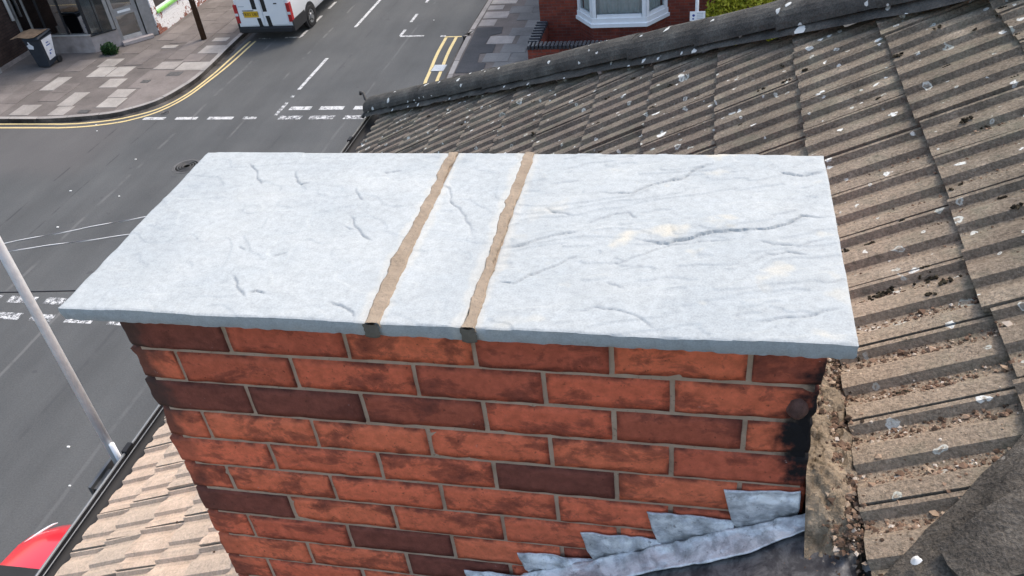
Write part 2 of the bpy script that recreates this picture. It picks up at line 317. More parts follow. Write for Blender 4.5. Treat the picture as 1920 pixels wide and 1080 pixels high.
def m_wallbrick(name, ca, cb, cm, plane='xz', sc_=1.0, paint=None):
    m, t, b = mat(name, 0.9, 0.15); p = pos(t); x, y, z = sep(t, p)
    u = {'xz': x, 'yz': y}[plane]
    uv = nd(t, 'ShaderNodeCombineXYZ', {0: u, 1: z, 2: 0.0}).outputs[0]
    br = nd(t, 'ShaderNodeTexBrick', {'Vector': uv, 'Color1': c4(ca), 'Color2': c4(cb), 'Mortar': c4(cm), 'Scale': 1.0, 'Mortar Size': 0.006, 'Brick Width': 0.235, 'Row Height': 0.082, 'Bias': 0.0}, offset=0.5)
    c = mix(t, 1.0, br.outputs['Color'], rmp(t, noi(t, p, 3, 5, 0.65), [(0.3, 0.7), (0.7, 1.2)]), 'MULTIPLY')
    if paint:
        fl = mth(t, 'ADD', noi(t, p, 3.6, 5, 0.72), mth(t, 'MULTIPLY', smo(t, y, 24.2, 23.3), 0.09))
        fl = mth(t, 'ADD', fl, smo(t, z, 0.3, 0.05, 0.0, 0.10))
        c = mix(t, rmp(t, fl, [(0.585, 1.0), (0.60, 0.0)]), c, paint)
        c = mix(t, rmp(t, noi(t, p, 26, 3), [(0.63, 0.0), (0.66, 0.8)]), c, (0.20, 0.13, 0.11))
    col(t, b, c); bump(t, b, br.outputs['Fac'], -0.006); return m
def m_glass(name, tint, gl=0.06):
    m = bpy.data.materials.new(name); m.use_nodes = True; t = m.node_tree; t.nodes.clear()
    fr = nd(t, 'ShaderNodeFresnel', {'IOR': 1.5}).outputs[0]; f = mth(t, 'ADD', fr, gl, True)
    tr = nd(t, 'ShaderNodeBsdfTransparent', {'Color': c4(tint)}).outputs[0]; g = nd(t, 'ShaderNodeBsdfGlossy', {'Roughness': 0.02}).outputs[0]
    ms = nd(t, 'ShaderNodeMixShader', {0: f, 1: tr, 2: g}).outputs[0]
    nd(t, 'ShaderNodeOutputMaterial', {'Surface': ms}); return m
def m_carpaint(name, c):
    m, t, b = mat(name, 0.28, 0.5); col(t, b, c); b.inputs['Coat Weight'].default_value = 0.7; b.inputs['Coat Roughness'].default_value = 0.06; return m
def m_leaf(name, stops):
    m, t, b = mat(name, 0.6, 0.3); r = island(t); col(t, b, rmp(t, r, stops))
    b.inputs['Subsurface Weight'].default_value = 0.0
    tr = nd(t, 'ShaderNodeBsdfTranslucent', {'Color': rmp(t, r, stops)}).outputs[0]
    out = t.nodes['Material Output']; t.links.new(nd(t, 'ShaderNodeMixShader', {0: 0.3, 1: b.outputs[0], 2: tr}).outputs[0], out.inputs[0]); return m
def m_pebble(name, stops):
    m, t, b = mat(name, 0.95, 0.1); col(t, b, rmp(t, island(t), stops)); return m

M = dict(stone=m_stone(), joint=m_mortar('sandy jointing mortar', (0.25, 0.195, 0.142), (0.34, 0.27, 0.20)), jointend=m_mortar('damp jointing mortar', (0.12, 0.105, 0.085), (0.17, 0.15, 0.12)),
         brick=m_brick(), pointing=m_mortar('grey brown pointing', (0.40, 0.285, 0.20), (0.55, 0.40, 0.29), 20, 0.002, True),
         fillet=m_mortar('weathered cement fillet', (0.15, 0.118, 0.08), (0.56, 0.44, 0.315), 26, 0.012), tile=m_tile(), hip=m_hip(),
         lead=m_lead('oxidised lead', (0.24, 0.245, 0.25), (0.52, 0.53, 0.545), (0.84, 0.845, 0.85)), darklead=m_lead('dark dirty lead', (0.045, 0.045, 0.05), (0.085, 0.085, 0.09), (0.20, 0.20, 0.20)),
         asphalt=m_asphalt(), white=m_paint('worn white road paint', (0.54, 0.54, 0.53), 0.44), whiteworn=m_paint('half gone white road paint', (0.60, 0.60, 0.59), 0.49), yellow=m_paint('worn yellow road paint', (0.62, 0.49, 0.235), 0.38),
         pavepink=m_pave('pinkish paving', (0.155, 0.136, 0.125), (0.205, 0.18, 0.166)), pavelight=m_pave('pale paving', (0.285, 0.262, 0.24), (0.36, 0.335, 0.305)), pavegrey=m_pave('grey paving', (0.13, 0.13, 0.128), (0.19, 0.188, 0.183)),
         pavebed=m_pave('paving bed', (0.13, 0.115, 0.106), (0.145, 0.128, 0.118)), tarpatch=m_pave('dark tar patch', (0.055, 0.057, 0.06), (0.065, 0.066, 0.07)), kerb=m_pave('concrete kerb', (0.27, 0.25, 0.235), (0.33, 0.31, 0.29)),
         gutter=simple('black plastic gutter', (0.018, 0.018, 0.020), 0.6, 0.22), steel=simple('galvanised steel', (0.72, 0.73, 0.74), 0.5, 0.5, 0.1, 0.1, 20), darksteel=simple('dark grey steel', (0.10, 0.105, 0.11), 0.5, 0.4, 0.4),
         blackcable=simple('black cable sheath', (0.02, 0.02, 0.022), 0.5), palecable=simple('pale cable strand', (0.72, 0.72, 0.70), 0.4), greycable=simple('grey cable strand', (0.13, 0.13, 0.135), 0.6),
         redbrickx=m_wallbrick('red terrace brick front', (0.26, 0.062, 0.040), (0.17, 0.046, 0.034), (0.16, 0.10, 0.085), 'xz'), redbricky=m_wallbrick('red terrace brick side', (0.26, 0.062, 0.040), (0.17, 0.046, 0.034), (0.16, 0.10, 0.085), 'yz'),
         darkbrick=m_wallbrick('dark brown brick', (0.050, 0.034, 0.030), (0.070, 0.046, 0.040), (0.03, 0.027, 0.026), 'yz'), darkbrickx=m_wallbrick('dark brown brick front', (0.050, 0.034, 0.030), (0.070, 0.046, 0.040), (0.03, 0.027, 0.026), 'xz'),
         paintbrick=m_wallbrick('flaking white painted brick', (0.34, 0.12, 0.085), (0.26, 0.10, 0.07), (0.35, 0.30, 0.27), 'yz', 1.0, (0.84, 0.83, 0.82)), paintbrickx=m_wallbrick('white painted brick front', (0.34, 0.12, 0.085), (0.26, 0.10, 0.07), (0.35, 0.30, 0.27), 'xz', 1.0, (0.72, 0.71, 0.70)),
         bluebrick=simple('blue coping brick', (0.035, 0.037, 0.045), 0.5, 0.4, 0, 0.3, 9, 0.003), upvc=simple('white plastic frame', (0.84, 0.86, 0.88), 0.35, 0.4, 0, 0.04), render=simple('stained grey render', (0.33, 0.29, 0.275), 0.95, 0.1, 0, 0.35, 2.2, 0.005),
         alu=simple('dull aluminium frame', (0.27, 0.265, 0.26), 0.5, 0.4, 0.1, 0.15), blackframe=simple('black frame', (0.02, 0.021, 0.024), 0.45), sillm=simple('pale metal sill', (0.55, 0.53, 0.50), 0.35, 0.5, 0.3), green=simple('bright green painted sill', (0.22, 0.50, 0.12), 0.5),
         glass=m_glass('window glass', (0.62, 0.68, 0.70), 0.05), dglass=m_glass('dark vehicle glass', (0.05, 0.055, 0.06), 0.03), net=simple('net curtain', (0.74, 0.78, 0.77), 0.95, 0.1, 0, 0.1), room=simple('dim interior', (0.30, 0.32, 0.34), 0.9), paper=simple('white cardboard', (0.62, 0.63, 0.66), 0.8), 
         whitepaint=m_carpaint('white van paint', (0.74, 0.76, 0.78)), redpaint=m_carpaint('red car paint', (0.68, 0.018, 0.03)), blackplastic=simple('black plastic trim', (0.022, 0.023, 0.026), 0.55), tyre=simple('tyre rubber', (0.02, 0.02, 0.021), 0.85), rim=simple('wheel rim', (0.30, 0.31, 0.32), 0.4, 0.5, 0.6),
         redlens=simple('red lamp lens', (0.36, 0.015, 0.02), 0.25, 0.5), clearlens=simple('clear lamp lens', (0.60, 0.62, 0.64), 0.12, 0.6), plate=simple('yellow number plate', (0.62, 0.38, 0.03), 0.4), ink=simple('black lettering', (0.02, 0.02, 0.02), 0.6), blue=simple('blue print', (0.03, 0.07, 0.30), 0.6), greyink=simple('grey print', (0.40, 0.44, 0.46), 0.7),
         bin=simple('dark navy bin plastic', (0.020, 0.026, 0.036), 0.5, 0.4), card=simple('brown cardboard', (0.21, 0.145, 0.095), 0.9, 0.1, 0, 0.3, 7), timber=simple('dark creosoted timber', (0.075, 0.045, 0.030), 0.9, 0.1, 0, 0.3, 14, 0.004),
         weed=m_leaf('weed leaf', [(0.0, (0.010, 0.035, 0.010)), (1.0, (0.035, 0.085, 0.022))]), hedge=m_leaf('golden hedge leaf', [(0.0, (0.16, 0.19, 0.012)), (0.4, (0.36, 0.37, 0.025)), (1.0, (0.60, 0.57, 0.07))]), moss=m_pebble('dark moss', [(0.0, (0.016, 0.014, 0.010)), (0.6, (0.035, 0.029, 0.020)), (1.0, (0.075, 0.062, 0.04))]),
         debris=m_pebble('mortar crumbs', [(0.0, (0.055, 0.040, 0.030)), (0.35, (0.15, 0.095, 0.066)), (0.65, (0.27, 0.18, 0.125)), (0.9, (0.38, 0.29, 0.21)), (1.0, (0.58, 0.52, 0.45))]), iron=simple('rusty iron', (0.08, 0.075, 0.07), 0.7, 0.3, 0.4), castiron=simple('cast iron cover', (0.115, 0.112, 0.108), 0.6, 0.4, 0.4, 0.3, 12),
         castiron2=simple('worn iron ring', (0.125, 0.123, 0.12), 0.6, 0.4, 0.2), houseglass=m_glass('bay window glass', (0.82, 0.86, 0.88), 0.04), channel=m_channel(),
         midlead=m_lead('stained lead', (0.10, 0.105, 0.115), (0.19, 0.20, 0.22), (0.33, 0.35, 0.38)),
         rimglint=simple('gutter rim with painted glint', (0.16, 0.165, 0.17), 0.22, 0.9), shopglass=m_glass('shop window glass', (0.60, 0.65, 0.67), 0.28), looseridge=m_loose(),  # black rim's sky glint put into a paler base colour
         litter=simple('white litter', (0.68, 0.68, 0.66), 0.8), slate=simple('roof slate', (0.09, 0.09, 0.10), 0.7))

# ---------------------------------------------------------------- the ground, road and markings
GRD = 400
road = tag(mk('road', [(-GRD, -GRD, 0), (GRD, -GRD, 0), (GRD, GRD, 0), (-GRD, GRD, 0)], [(0, 1, 2, 3)], M['asphalt'], world=Vector((0, 0, 0))), 'grey worn asphalt crossroads below the roof', kind='structure')
def flat(name, poly, z, m, parent):
    return mk(name, [(p[0], p[1], z) for p in poly], [tuple(range(len(poly)))], m, parent)
def rect(x0, x1, y0, y1): return [(x0, y0), (x1, y0), (x1, y1), (x0, y1)]
def ribbon(name, line, o0, o1, z, m, parent):
    P = [np.array(p[:2], float) for p in line]; v = []
    for i, p in enumerate(P):
        d = P[min(i + 1, len(P) - 1)] - P[max(i - 1, 0)]; d /= np.linalg.norm(d); nrm = np.array([-d[1], d[0]])
        for o in (o0, o1): v.append((*(p + nrm * o), z))
    f = [(2 * i, 2 * i + 1, 2 * i + 3, 2 * i + 2) for i in range(len(P) - 1)]
    o = mk(name, v, f, m, parent)
    if o.data.polygons[0].normal.z < 0: o.data.flip_normals()
    return o
ZP = 0.004
# far give-way lines across the mouth of the road, near pair at the left edge
for x0, x1 in ((-13.39, -12.75), (-12.44, -11.81), (-11.5, -10.78), (-10.5, -10.12)): flat('give_way_dash', rect(x0, x1, 17.33, 17.48), ZP, M['white'] if x1 < -10.7 else M['whiteworn'], road)
for x0, x1 in ((-9.5, -8.88), (-8.66, -7.98), (-7.72, -7.05), (-6.8, -6.2)):
    flat('give_way_dash', rect(x0, x1, 17.31, 17.51), ZP, M['whiteworn'], road); flat('give_way_dash', rect(x0 + 0.08, x1 + 0.06, 17.85, 18.05), ZP, M['white'], road)
for x0, x1 in ((-12.6, -11.95), (-11.75, -11.15), (-10.95, -10.45), (-10.2, -9.6), (-9.3, -8.7)):
    flat('give_way_dash', rect(x0, x1, 9.62, 9.82), ZP, M['whiteworn'], road); flat('give_way_dash', rect(x0 + 0.05, x1 + 0.02, 9.13, 9.33), ZP, M['whiteworn'], road)
for y0, y1, ww in ((17.55, 18.3, 'whiteworn'), (18.6, 18.75, 'whiteworn'), (19.1, 21.25, 'white'), (23.7, 26.6, 'white'), (29.2, 31.2, 'white'), (34, 36, 'white')):
    flat('centre_line_dash', rect(-9.70, -9.60, y0, y1), ZP, M[ww], road)
# parking bays
flat('bay_line', rect(-7.90, -7.15, 22.77, 22.86), ZP, M['white'], road); flat('bay_line', rect(-6.62, -6.46, 22.70, 22.79), ZP, M['white'], road)
flat('bay_line', rect(-7.95, -7.86, 22.86, 23.35), ZP, M['white'], road)
for y0 in (24.0, 25.75, 27.5, 29.2): flat('bay_line', rect(-7.96, -7.87, y0, y0 + 0.7), ZP, M['white'], road)
flat('bay_line', rect(-11.72, -11.2, 22.93, 23.01), ZP, M['white'], road); flat('bay_line', rect(-11.25, -11.16, 23.01, 23.55), ZP, M['white'], road)
flat('bay_line', rect(-12.6, -12.2, 22.9, 22.97), ZP, M['whiteworn'], road)
for y0 in (24.2, 25.5, 26.8, 28.1): flat('bay_line', rect(-11.27, -11.18, y0, y0 + 0.65), ZP, M['white'], road)
# double yellow lines
KL = [(-30, 17.24), (-22, 17.24), (-17.7, 17.22), (-16.0, 17.22), (-14.52, 17.46), (-13.91, 17.79), (-13.42, 18.30), (-13.17, 19.01), (-13.05, 19.79), (-13.07, 20.79), (-13.16, 22.0), (-13.2, 23.2), (-13.22, 26), (-13.25, 40)]
KLs = catmull(KL, 6)
YO = catmull([(-30, 16.90), (-17.5, 16.90), (-15.4, 16.90), (-14.31, 17.09), (-13.68, 17.37), (-13.16, 17.87), (-12.83, 18.70), (-12.68, 19.97), (-12.62, 20.98), (-12.62, 22.07), (-12.62, 22.75)], 8)
YI = catmull([(-30, 17.12), (-17.7, 17.12), (-15.5, 17.11), (-14.43, 17.29), (-13.80, 17.56), (-13.26, 18.03), (-12.92, 18.90), (-12.80, 20.2), (-12.80, 21.3), (-12.80, 22.52), (-12.80, 22.75)], 8)
ribbon('yellow_line', YO, -0.035, 0.035, ZP, M['yellow'], road)
ribbon('yellow_line', YI, -0.035, 0.035, ZP, M['yellow'], road)
KR = [(-5.72, 40), (-5.72, 24), (-5.70, 22.4), (-5.58, 20.0), (-5.45, 18.95), (-5.05, 18.1), (-4.2, 17.5), (-2.5, 17.25), (3, 17.25), (30, 17.25)]
KRs = catmull(KR, 6)
YR = catmull([(-6.26, 22.62), (-6.20, 21.4), (-6.08, 20.2), (-5.98, 19.3), (-5.7, 18.3), (-5.0, 17.4)], 8)
ribbon('yellow_line', YR, -0.20, -0.11, ZP, M['yellow'], road)
ribbon('yellow_line', YR, 0.11, 0.20, ZP, M['yellow'], road)
flat('yellow_line', rect(-6.46, -5.95, 22.63, 22.70), ZP + 0.003, M['yellow'], road)
ribbon('channel_dirt', [p for p in KLs if p[0] > -22 and p[1] < 30], -0.17, 0.0, ZP - 0.002, M['channel'], road)
ribbon('channel_dirt', [p for p in KRs if p[0] < -2 and p[1] < 30], -0.14, 0.0, ZP - 0.002, M['channel'], road)
# iron covers in the road
def cover(c, r):
    b = MB(); b.lathe((c[0], c[1], 0.0), (0, 0, 1), [(0, r), (0.006, r), (0.0065, r * 0.97)], 28)
    o = b.build('manhole_cover', M['castiron'], road)
    for q in (0.86, 0.68, 0.5, 0.32):
        k = MB(); k.lathe((c[0], c[1], 0.0065), (0, 0, 1), [(0, r * q), (0.007, r * (q - 0.015)), (0.007, r * (q - 0.06)), (0, r * (q - 0.075))], 28); k.build('cover_ring', M['castiron2'], o, smooth=True)
cover((-10.75, 14.88), 0.34); cover((-12.95, 17.75), 0.13)
gr = MB().box(-6.22, -5.84, 20.15, 20.6, 0.0, 0.008).build('gully_grate', M['darksteel'], road)
for k in range(6): MB().box(-6.20, -5.86, 20.18 + k * 0.07, 20.215 + k * 0.07, 0.008, 0.018).build('grate_bar', M['steel'], gr)
lb = MB()
for (x, y) in ((-12.3, 15.2), (-11.7, 13.5), (-13.1, 13.7), (-14.35, 16.7), (-6.2, 4.9), (-8.1, 6.3), (-7.6, 5.6), (-12.4, 12.2), (-5.9, 19.4), (-14.6, 17.05), (-7.2, 24.1)):
    s = random.uniform(0.015, 0.032); lb.box(x - s, x + s, y - s * 0.7, y + s * 0.7, 0.0, 0.012)
tag(lb.build('litter', M['litter']), 'small scraps of white litter on the road', 'litter', kind='stuff')

# ---------------------------------------------------------------- pavements with kerbs and slabs
KH = 0.12
def pavement(name, line, far, bedmat, label):
    """line: kerb line; far: points closing the area"""
    poly = [tuple(p[:2]) for p in line] + far
    o = MB().prism(poly, 0.001, KH - 0.012)
    ob = tag(o.build(name, bedmat), label, kind='structure')
    bm = bmesh.new(); bm.from_mesh(ob.data); bmesh.ops.triangulate(bm, faces=[f for f in bm.faces if len(f.verts) > 4]); bmesh.ops.recalc_face_normals(bm, faces=bm.faces); bm.to_mesh(ob.data); bm.free()
    return ob
def kerbs(line, side, parent, lo, hi):
    P = [np.array(p[:2], float) for p in line]; acc = [0]
    for a, b in zip(P, P[1:]): acc.append(acc[-1] + np.linalg.norm(b - a))
    def at(s):
        i = min(max(np.searchsorted(acc, s) - 1, 0), len(P) - 2); t = (s - acc[i]) / (acc[i + 1] - acc[i]); d = (P[i + 1] - P[i]); d = d / np.linalg.norm(d)
        return P[i] + (P[i + 1] - P[i]) * t, np.array([-d[1], d[0]]) * side
    s = 0.0
    while s < acc[-1] - 0.9:
        p, n = at(s + 0.45)
        if lo(p):
            qs = [at(s + k) for k in (0.006, 0.3, 0.6, 0.894)]
            poly = [tuple(q + nn * -0.015) for q, nn in qs] + [tuple(q + nn * 0.125) for q, nn in qs][::-1]
            if side < 0: poly = poly[::-1]
            dz = random.uniform(-0.004, 0.004); b = MB(); n_ = len(poly)
            b.prism(poly, 0.0, KH + dz)
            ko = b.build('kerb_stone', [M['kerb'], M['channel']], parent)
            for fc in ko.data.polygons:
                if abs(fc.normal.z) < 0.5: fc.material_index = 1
        s += 0.9
pl = pavement('pavement_left', KLs, [(-16.3, 40), (-40, 40), (-40, 17.25)], M['pavebed'], 'pinkish slab pavement rounding the shop corner')
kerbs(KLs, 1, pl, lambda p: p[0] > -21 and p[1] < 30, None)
LIGHT = [(-17.74, -17.25, 19.03, 19.97), (-15.86, -15.27, 19.17, 19.79), (-15.15, -14.55, 18.49, 19.05), (-15.10, -14.46, 17.86, 18.46), (-16.32, -15.80, 17.40, 17.96), (-16.42, -15.92, 17.98, 18.87), (-17.56, -16.93, 17.42, 18.08), (-16.78, -16.15, 19.93, 20.66), (-16.13, -15.52, 19.93, 20.66), (-14.84, -14.11, 20.40, 20.97), (-14.07, -13.16, 20.31, 20.90), (-13.98, -13.2, 21.56, 22.19), (-14.0, -13.48, 22.52, 22.82), (-16.9, -16.3, 20.68, 21.3), (-15.5, -15.0, 22.05, 22.3)]
def dist_line(p, line):
    P = np.array([q[:2] for q in line]); return np.min(np.hypot(P[:, 0] - p[0], P[:, 1] - p[1]))
def slab(name, x0, x1, y0, y1, m, parent, z=KH):
    dz = random.uniform(-0.003, 0.003); g = 0.006
    b = MB(); b.add([(x0 + g, y0 + g, z - 0.02), (x1 - g, y0 + g, z - 0.02), (x1 - g, y1 - g, z - 0.02), (x0 + g, y1 - g, z - 0.02), (x0 + g, y0 + g, z + dz - 0.003), (x1 - g, y0 + g, z + dz - 0.003), (x1 - g, y1 - g, z + dz - 0.003), (x0 + g, y1 - g, z + dz - 0.003)],
                    [(4, 5, 6, 7), (0, 1, 5, 4), (1, 2, 6, 5), (2, 3, 7, 6), (3, 0, 4, 7)])
    return b.build(name, m, parent)
for q in LIGHT: slab('paving_slab', *q, M['pavelight'], pl)
def inkerbL(x, y):
    # inside the pavement, clear of kerb stones and of the plain concrete corner
    if y < 17.36: return False
    if x > -13.05 - 0.1 * (y > 21.5): return False
    if (x > -14.9 and y < 20.38) or (x > -15.2 and y < 19.1): return False
    if dist_line((x, y), KLs) < 0.13 and x > -15.6: return False
    if y > 21.75 and x < -16.9: return False
    if x < -16.3 and y > 22.2 + (x + 16.9) * 1.0: return False
    return True
xs = -20.9
ci = 0
while xs < -13.2:
    wdt = 0.61; ys = 17.36 + (0.3 if ci % 2 else 0.0) + random.uniform(-0.05, 0.05)
    while ys < 30:
        h = random.choice((0.6, 0.6, 0.9, 0.75)); x0, x1, y0, y1 = xs, xs + wdt, ys, ys + h
        if all(inkerbL(x, y) for x in (x0 + 0.02, x1 - 0.02) for y in (y0, y1)) and not any(x0 < b - 0.04 and x1 > a + 0.04 and y0 < d - 0.04 and y1 > c + 0.04 for a, b, c, d in LIGHT):
            slab('paving_slab', x0, x1, y0, y1, M['pavepink'], pl)
        ys += h
    xs += wdt; ci += 1
# plain concrete round the corner, with small service covers
cpoly = [tuple(np.array(p[:2]) + 0) for p in KLs if -14.5 < p[0] and p[1] < 20.4]
inner = [(p[0] - 0.10 if p[0] > -13.6 else p[0] - 0.02, p[1] + (0.13 if p[0] < -13.4 else 0.06)) for p in cpoly]
ib = MB().prism(inner + [(-14.88, 20.34), (-14.88, 19.12), (-14.43, 19.10)], KH - 0.013, KH - 0.004).build('concrete_corner', M['pavepink'], pl); _b = bmesh.new(); _b.from_mesh(ib.data); bmesh.ops.triangulate(_b, faces=[q for q in _b.faces if len(q.verts) > 4]); bmesh.ops.recalc_face_normals(_b, faces=_b.faces); _b.to_mesh(ib.data); _b.free()
for (x, y, a, b_) in ((-14.55, 19.55, 0.13, 0.1), (-13.9, 20.05, 0.22, 0.15), (-15.3, 17.62, 0.16, 0.09)):
    MB().box(x - a, x + a, y - b_, y + b_, KH - 0.006, KH + 0.002).build('service_cover', M['castiron'], pl)
pr = pavement('pavement_right', KRs, [(30, 21.0), (-3.45, 21.0), (-3.45, 40)], M['pavebed'], 'grey patched pavement beside the brick house')
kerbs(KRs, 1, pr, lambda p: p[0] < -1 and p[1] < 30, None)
LR = [(-5.58, -4.76, 25.05, 25.6), (-5.58, -5.09, 24.54, 24.92), (-5.56, -4.80, 23.80, 24.37), (-5.56, -5.07, 23.17, 23.70), (-5.0, -4.25, 21.75, 22.35)]
slab('paving_slab', *LR[0], M['pavelight'], pr)
for q in LR[1:4]: slab('paving_slab', *q, M['kerb'], pr)
slab('paving_slab', *LR[4], M['kerb'], pr)
DP = [(-5.56, 23.05), (-4.77, 23.05), (-4.72, 22.56), (-5.0, 22.40), (-5.02, 21.74), (-4.7, 21.69), (-4.67, 21.11), (-5.02, 21.07), (-4.95, 20.45), (-4.69, 20.38), (-4.67, 19.74), (-5.42, 19.77)]
pt = MB().prism(DP[::-1], KH - 0.011, KH + 0.001).build('tar_patch', M['tarpatch'], pr)
_b = bmesh.new(); _b.from_mesh(pt.data); bmesh.ops.triangulate(_b, faces=_b.faces); bmesh.ops.recalc_face_normals(_b, faces=_b.faces); _b.to_mesh(pt.data); _b.free()
def inpoly(x, y, P):
    c = False; j = len(P) - 1
    for i in range(len(P)):
        if (P[i][1] > y) != (P[j][1] > y) and x < (P[j][0] - P[i][0]) * (y - P[i][1]) / (P[j][1] - P[i][1]) + P[i][0]: c = not c
        j = i
    return c
ys = 18.6; ri = 0
while ys < 29:
    h = 0.62; xs = -5.56 + (0.0 if ri % 2 else -0.35)
    while xs < -3.5:
        x0, x1 = max(xs, -5.56), min(xs + 0.72, -3.47)
        bad = any(x0 < b - 0.04 and x1 > a + 0.04 and ys < d - 0.04 and ys + h > c + 0.04 for a, b, c, d in LR) or any(inpoly(x, y, DP) for x in (x0 + 0.05, (x0 + x1) / 2, x1 - 0.05) for y in (ys + 0.05, ys + h / 2, ys + h - 0.05)) or (ys < 20 and x0 < -5.2)
        if not bad and x1 - x0 > 0.1: slab('paving_slab', x0, x1, ys, ys + h, M['pavegrey'], pr)
        xs += 0.72
    ys += h; ri += 1
# the pavement under our own eaves
pn = pavement('pavement_near', [(-4.4, -30), (-4.4, 7.0), (-4.1, 8.0), (-3.2, 8.8), (-2, 9.0), (20, 9.0)], [(20, -30)], M['pavegrey'], 'pavement at the foot of the corner house')

# ---------------------------------------------------------------- our house: walls, roof, tiles, gutters
PIT = 0.4746; TP = math.tan(PIT); CP = math.cos(PIT); SP = math.sin(PIT)
RX, RZ = 1.343, -0.469
def zr(x): return RZ + TP * (x - RX)
YB = 0.0823; CX0, CX1 = 0.018, 1.3560; CYB = 0.535
house = empty('corner_house', (0.6, 1.0, 0), 'brick corner house under a grey lichened hipped tile roof', 'house')
XE, YE = -1.24, 4.93           # eaves lines
HS = -0.82                     # hip runs (1, HS) in plan
HX0, HY0 = -1.32, 4.655
def hipy(x): return HY0 + HS * (x - HX0)
XR = 2.55; YRG = hipy(XR); ZRG = zr(XR)
wl = MB().box(-1.05, 6.2, -6.0, 4.6, 0.0, 6.1); wl.build('wall', M['redbrickx'], house)
eave_z = zr(XE)
dk = MB(); D_ = -0.06
A = (XE + 0.02, -6.0, eave_z + D_); B = (XE + 0.02, hipy(XE + 0.02) + 0.0, eave_z + D_); Cc = (XR, YRG, ZRG + D_); Dd = (XR, -6.0, ZRG + D_)
E_ = (2 * XR - XE, YE, eave_z + D_); F_ = (2 * XR - XE, -6.0, eave_z + D_); B2 = (XE + 0.02, YE, eave_z + D_)
dk.add([A, B, Cc, Dd, E_, F_, B2], [(0, 1, 2, 3), (1, 6, 4, 2), (3, 2, 4, 5)])
roof = dk.build('roof', M['hip'], house, ZT)
roof['label'] = 'lichened concrete tile roof, washed pale below the chimney'
PW = 0.2083; GA = 0.2685
PROF = [(0.0, 1), (0.05, 1), (0.098, 0.08), (0.17, 0.10), (0.25, 0.5), (0.32, 0.95), (0.42, 1.04), (0.53, 1), (0.578, 0.08), (0.65, 0.10), (0.73, 0.5), (0.80, 0.95), (0.90, 1.03), (0.972, 1)]
HR = 0.0190
TL_ = 0.355
def tile_geo(PROF=PROF, PW=PW, HR=HR, TL_=TL_, top=0.006, drop=0.0225, th=0.015):
    v = []; f = []; n = len(PROF)
    for (u, dh) in ((0.0, top), (0.15, top - drop * 0.15 / TL_), (TL_, top - drop)):
        for (wv, h) in PROF:
            hh = (h - 1) * HR + dh; v.append((u * CP - hh * SP, -wv * PW, u * SP + hh * CP))
    for (wv, h) in PROF:
        hh = (h - 1) * HR + top - th; v.append((0.002 * CP - hh * SP, -wv * PW, 0.002 * SP + hh * CP))
    for r_ in range(2):
        for i in range(n - 1): f.append((r_ * n + i, r_ * n + i + 1, (r_ + 1) * n + i + 1, (r_ + 1) * n + i))
    for i in range(n - 1): f.append((3 * n + i, 3 * n + i + 1, i + 1, i))
    b = len(v)   # right-hand skirt along the interlock
    for (u, dh) in ((0.0, top - 0.018), (TL_, top - drop - 0.018)):
        v.append((u * CP - dh * SP, -PROF[-1][0] * PW, u * SP + dh * CP))
    f.append((n - 1, b, b + 1, 3 * n - 1))
    return v, f
tv, tf = tile_geo()
tme = bpy.data.meshes.new('roof_tile'); tme.from_pydata(tv, [], tf); tme.update(); tme.materials.append(M['tile'])
PROF2 = [(0.0, 1), (0.03, 1), (0.075, 0.1), (0.16, 0.15), (0.30, 0.85), (0.45, 1.03), (0.60, 1), (0.645, 0.25), (0.72, 0.3), (0.82, 0.9), (0.965, 1)]
PW2, GA2 = 0.180, 0.1985
tv2, tf2 = tile_geo(PROF2, PW2, 0.0150, 0.275, 0.012, 0.033, 0.020)
tme2 = bpy.data.meshes.new('small_roof_tile'); tme2.from_pydata(tv2, [], tf2); tme2.update(); tme2.materials.append(M['tile'])
def put_small(k, j):
    x = -1.212 + GA2 * k; y = 0.793 + PW2 * j
    if y - PW2 / 2 > 1.78 or y < -0.85: return
    if x > CX0 + 0.05 and YB + 0.02 < y - PW2 and y < CYB - 0.02: return
    o = bpy.data.objects.new('small_roof_tile', tme2); link(o, roof, Vector((x + random.gauss(0, 0.004), y + random.uniform(-0.002, 0.002), zr(x) + ZT + random.uniform(-0.003, 0.003))))
    o.rotation_euler = (R(random.gauss(0, 0.5)), R(random.gauss(0, 0.5)), R(random.gauss(0, 0.35)))
for k in range(8):
    for j in range(-10, 8): put_small(k, j)
